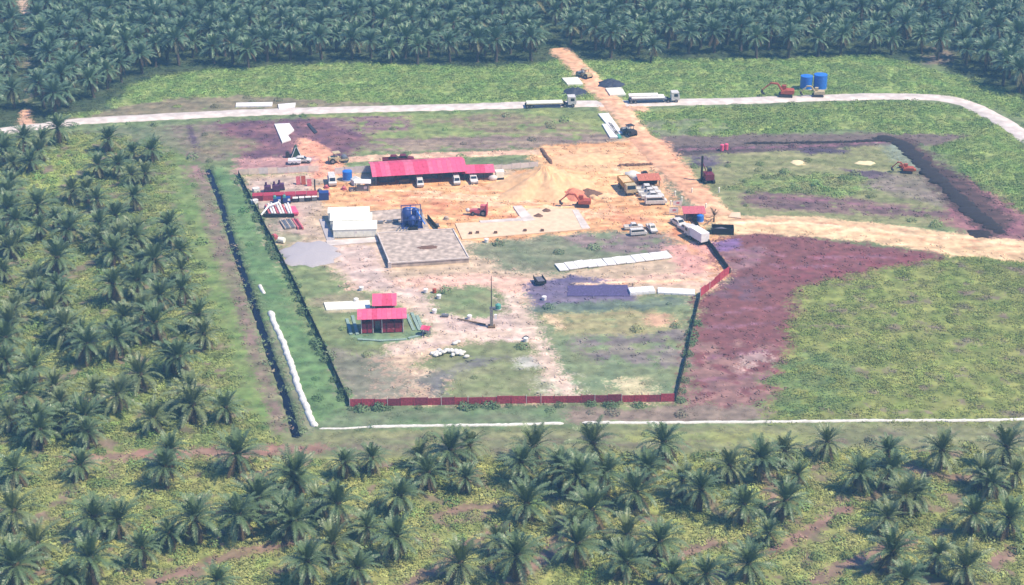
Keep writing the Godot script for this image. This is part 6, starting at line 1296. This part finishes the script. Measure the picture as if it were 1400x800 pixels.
# ---------------------------------------------------------------- grass, creepers, shrubs
func leafy(n: int, R: float, H: float, leaf: float, sd: int, grassy := false) -> ArrayMesh:
	var r := RandomNumberGenerator.new(); r.seed = sd
	var s := SurfaceTool.new(); s.begin(Mesh.PRIMITIVE_TRIANGLES)
	for i in n:
		var a := r.randf() * TAU; var q := sqrt(r.randf())
		if grassy:
			var b := Vector3(cos(a) * q * R * 0.6, -0.06, sin(a) * q * R * 0.6)
			var tip := b + Vector3(cos(a) * R * r.randf_range(0.2, 0.7), H * r.randf_range(0.6, 1.1), sin(a) * R * r.randf_range(0.2, 0.7))
			var side := Vector3(-sin(a), 0, cos(a)) * leaf
			for v in [b - side, b + side, tip]:
				s.set_normal((Vector3(0, 1.0, 0) + Vector3(cos(a), 0, sin(a)) * 0.4).normalized()); s.add_vertex(v)
		else:
			var th := q * 1.5
			var d := Vector3(cos(a) * sin(th), cos(th), sin(a) * sin(th))
			var c := Vector3(d.x * R, d.y * H, d.z * R) * r.randf_range(0.75, 1.12)
			var nn := (d + Vector3(r.randf_range(-0.6, 0.6), r.randf_range(0.0, 0.7), r.randf_range(-0.6, 0.6))).normalized()
			var t := nn.cross(Vector3(r.randf() - 0.5, r.randf() - 0.5, r.randf() - 0.5)).normalized(); var bt := nn.cross(t)
			var l := leaf * r.randf_range(0.7, 1.3)
			var p := [c - t * l, c + bt * l * 0.55, c + t * l, c - bt * l * 0.55]
			for k in [0, 1, 2, 0, 2, 3]:
				s.set_normal(nn); s.add_vertex(p[k])
	return s.commit()

func scatter(called: String, mesh: ArrayMesh, pts: Array, cols: Array, s0: float, s1: float, label: String, category: String):
	mesh.surface_set_material(0, M.leaf)
	var mm := MultiMesh.new(); mm.transform_format = MultiMesh.TRANSFORM_3D; mm.use_colors = true; mm.mesh = mesh; mm.instance_count = pts.size()
	for i in pts.size():
		var sc := rng.randf_range(s0, s1)
		mm.set_instance_transform(i, Transform3D(Basis(Vector3.UP, rng.randf() * TAU).scaled(Vector3(sc, sc * rng.randf_range(0.7, 1.2), sc)), Vector3(pts[i].x, -0.10, pts[i].y)))
		mm.set_instance_color(i, cols[i])
	var o := MultiMeshInstance3D.new(); o.multimesh = mm; o.name = called; add_child(o)
	tag(o, label, category, "", "stuff")

func scatter_vegetation():
	rng.seed = 4242
	var P := {}; var C := {}
	for k in ["creeper", "shrub", "tuft", "bush", "weed", "clod"]: P[k] = []; C[k] = []
	var clumpn := FastNoiseLite.new(); clumpn.seed = 77; clumpn.frequency = 0.06; clumpn.fractal_octaves = 3
	var road := PackedVector2Array([Vector2(-136.7, -93.5), Vector2(-121.8, -99.0), Vector2(-108.5, -104.6), Vector2(-88.9, -108.0), Vector2(-67.1, -111.4), Vector2(-43.1, -113.7), Vector2(-18.8, -115.5), Vector2(7.5, -117.9), Vector2(30.3, -119.0), Vector2(57.0, -120.8), Vector2(80.1, -123.3), Vector2(95.6, -124.5), Vector2(108.8, -123.9), Vector2(115.8, -120.8), Vector2(120.5, -112.6), Vector2(124.2, -101.2), Vector2(127.6, -86.1)])
	var step := 0.9
	var z := -215.0
	while z < 112.0:
		var half := 80.0 + (112.0 - z) * 0.27 + 8.0
		var x := -half
		while x < half:
			var px := x + rng.randf_range(-0.6, 0.6); var pz := z + rng.randf_range(-0.6, 0.6)
			x += step
			var cv := cover_at(px, pz)
			if pz > -130.0 and pz < 50.0:
				var covered := false
				for q in clear:
					if Geometry2D.is_point_in_polygon(Vector2(px, pz), q): covered = true
				if covered: continue
			if cv == 0:
				if rng.randf() < 0.36:
					var g := tone_at(px, pz) * rng.randf_range(0.72, 1.22); P.clod.append(Vector2(px, pz)); C.clod.append(Color(g.r, g.g, g.b))
				if rng.randf() > 0.02: continue
				cv = 1
			if pz > -112.0 and pz < 66.0 and px < -30.0 and line_dist(px, pz, ditch) < 0.8: continue
			if pz < -90.0 and pz > -130.0 and line_dist(px, pz, road) < 3.2: continue
			var col := tone_at(px, pz)
			var nv := clumpn.get_noise_2d(px, pz)
			var v := rng.randf_range(1.12, 1.42)
			var c := Color(col.r * v * rng.randf_range(0.88, 1.08), col.g * v * rng.randf_range(0.95, 1.06), col.b * v)
			var p := Vector2(px, pz)
			if cv >= 3: c = Color(c.r * 0.94, c.g * 0.97, c.b * 0.95)
			if cv == 2:
				if rng.randf() < 0.62 + nv * 0.5: P.creeper.append(p); C.creeper.append(c)
				elif rng.randf() < 0.13: P.bush.append(p); C.bush.append(Color(c.r * 0.6, c.g * 0.75, c.b * 0.7))
			elif cv == 3:
				if rng.randf() < 0.60 + nv * 0.6: P.shrub.append(p); C.shrub.append(c)
			elif cv == 4:
				if rng.randf() < 0.5 + nv * 0.7: P.weed.append(p); C.weed.append(c)
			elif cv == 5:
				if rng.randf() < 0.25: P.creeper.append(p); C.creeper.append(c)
			elif cv == 1:
				var pr := 0.62 + nv * 0.7
				if px > -62.0 and pz > -74.0 and pz < 46.0 and px < 45.0: pr *= 0.75
				if rng.randf() < pr: P.tuft.append(p); C.tuft.append(c)
				if rng.randf() < 0.006: P.bush.append(p); C.bush.append(Color(c.r * 0.7, c.g * 0.85, c.b * 0.75))
		z += step
	for l in [PackedVector2Array([Vector2(-28.4, 49.1), Vector2(-7.7, 48.3), Vector2(5.1, 47.7), Vector2(19.3, 47.5), Vector2(28.5, 47.2)]), PackedVector2Array([Vector2(-62.5, -63.2), Vector2(-50.8, -24.8), Vector2(-44.2, -3.9), Vector2(-35.6, 24.6), Vector2(-28.3, 49.6)]), PackedVector2Array([Vector2(28.8, 47.2), Vector2(32.0, 30.7), Vector2(37.2, 2.8)])]:
		for i in l.size() - 1:
			for k in int(l[i].distance_to(l[i + 1]) * 0.9):
				if rng.randf() < 0.55: continue
				var p: Vector2 = l[i].lerp(l[i + 1], rng.randf()) + Vector2(rng.randf_range(-0.6, 0.6), rng.randf_range(0.1, 0.9))
				P.bush.append(p); C.bush.append(Color(0.075, 0.13, 0.055) * rng.randf_range(0.8, 1.3))
	for i in ditch.size() - 1:
		for k in int(ditch[i].distance_to(ditch[i + 1]) * 0.8):
			var p: Vector2 = ditch[i].lerp(ditch[i + 1], rng.randf()) + Vector2(rng.randf_range(0.8, 1.5) * (1 if rng.randf() < 0.6 else -1), 0)
			P.weed.append(p); C.weed.append(Color(0.17, 0.23, 0.11) * rng.randf_range(0.8, 1.4))
	scatter("creepers", leafy(70, 1.0, 0.34, 0.14, 1), P.creeper, C.creeper, 0.7, 1.3, "yellow-green creeping ground cover between the palms", "ground cover")
	scatter("shrubs", leafy(90, 1.05, 0.5, 0.13, 2), P.shrub, C.shrub, 0.5, 1.35, "bright green scrub on the verge along the pale road", "scrub")
	scatter("rough_grass", leafy(60, 0.95, 0.28, 0.12, 3), P.weed, C.weed, 0.6, 1.25, "tussocky green weeds over the rough field", "weeds")
	scatter("grass", leafy(30, 0.65, 0.12, 0.10, 4), P.tuft, C.tuft, 0.5, 1.2, "short grass growing over the open ground", "grass")
	var cs := S(); rng.seed = 31; lump(cs, Vector3(0, 0.1, 0), Vector3(0.34, 0.16, 0.26), 0.35, 7, 4); lump(cs, Vector3(0.5, 0.08, 0.3), Vector3(0.2, 0.13, 0.18), 0.35, 6, 4); lump(cs, Vector3(-0.4, 0.08, 0.5), Vector3(0.24, 0.12, 0.16), 0.35, 6, 4)
	cs.generate_normals()
	scatter("loose_soil", cs.commit(), P.clod, C.clod, 0.3, 1.1, "loose clods of soil and stones strewn over the bare ground", "soil")
	scatter("bushes", leafy(90, 1.1, 0.9, 0.18, 5), P.bush, C.bush, 0.6, 1.4, "scattered darker green low bushes in the grass", "bushes")
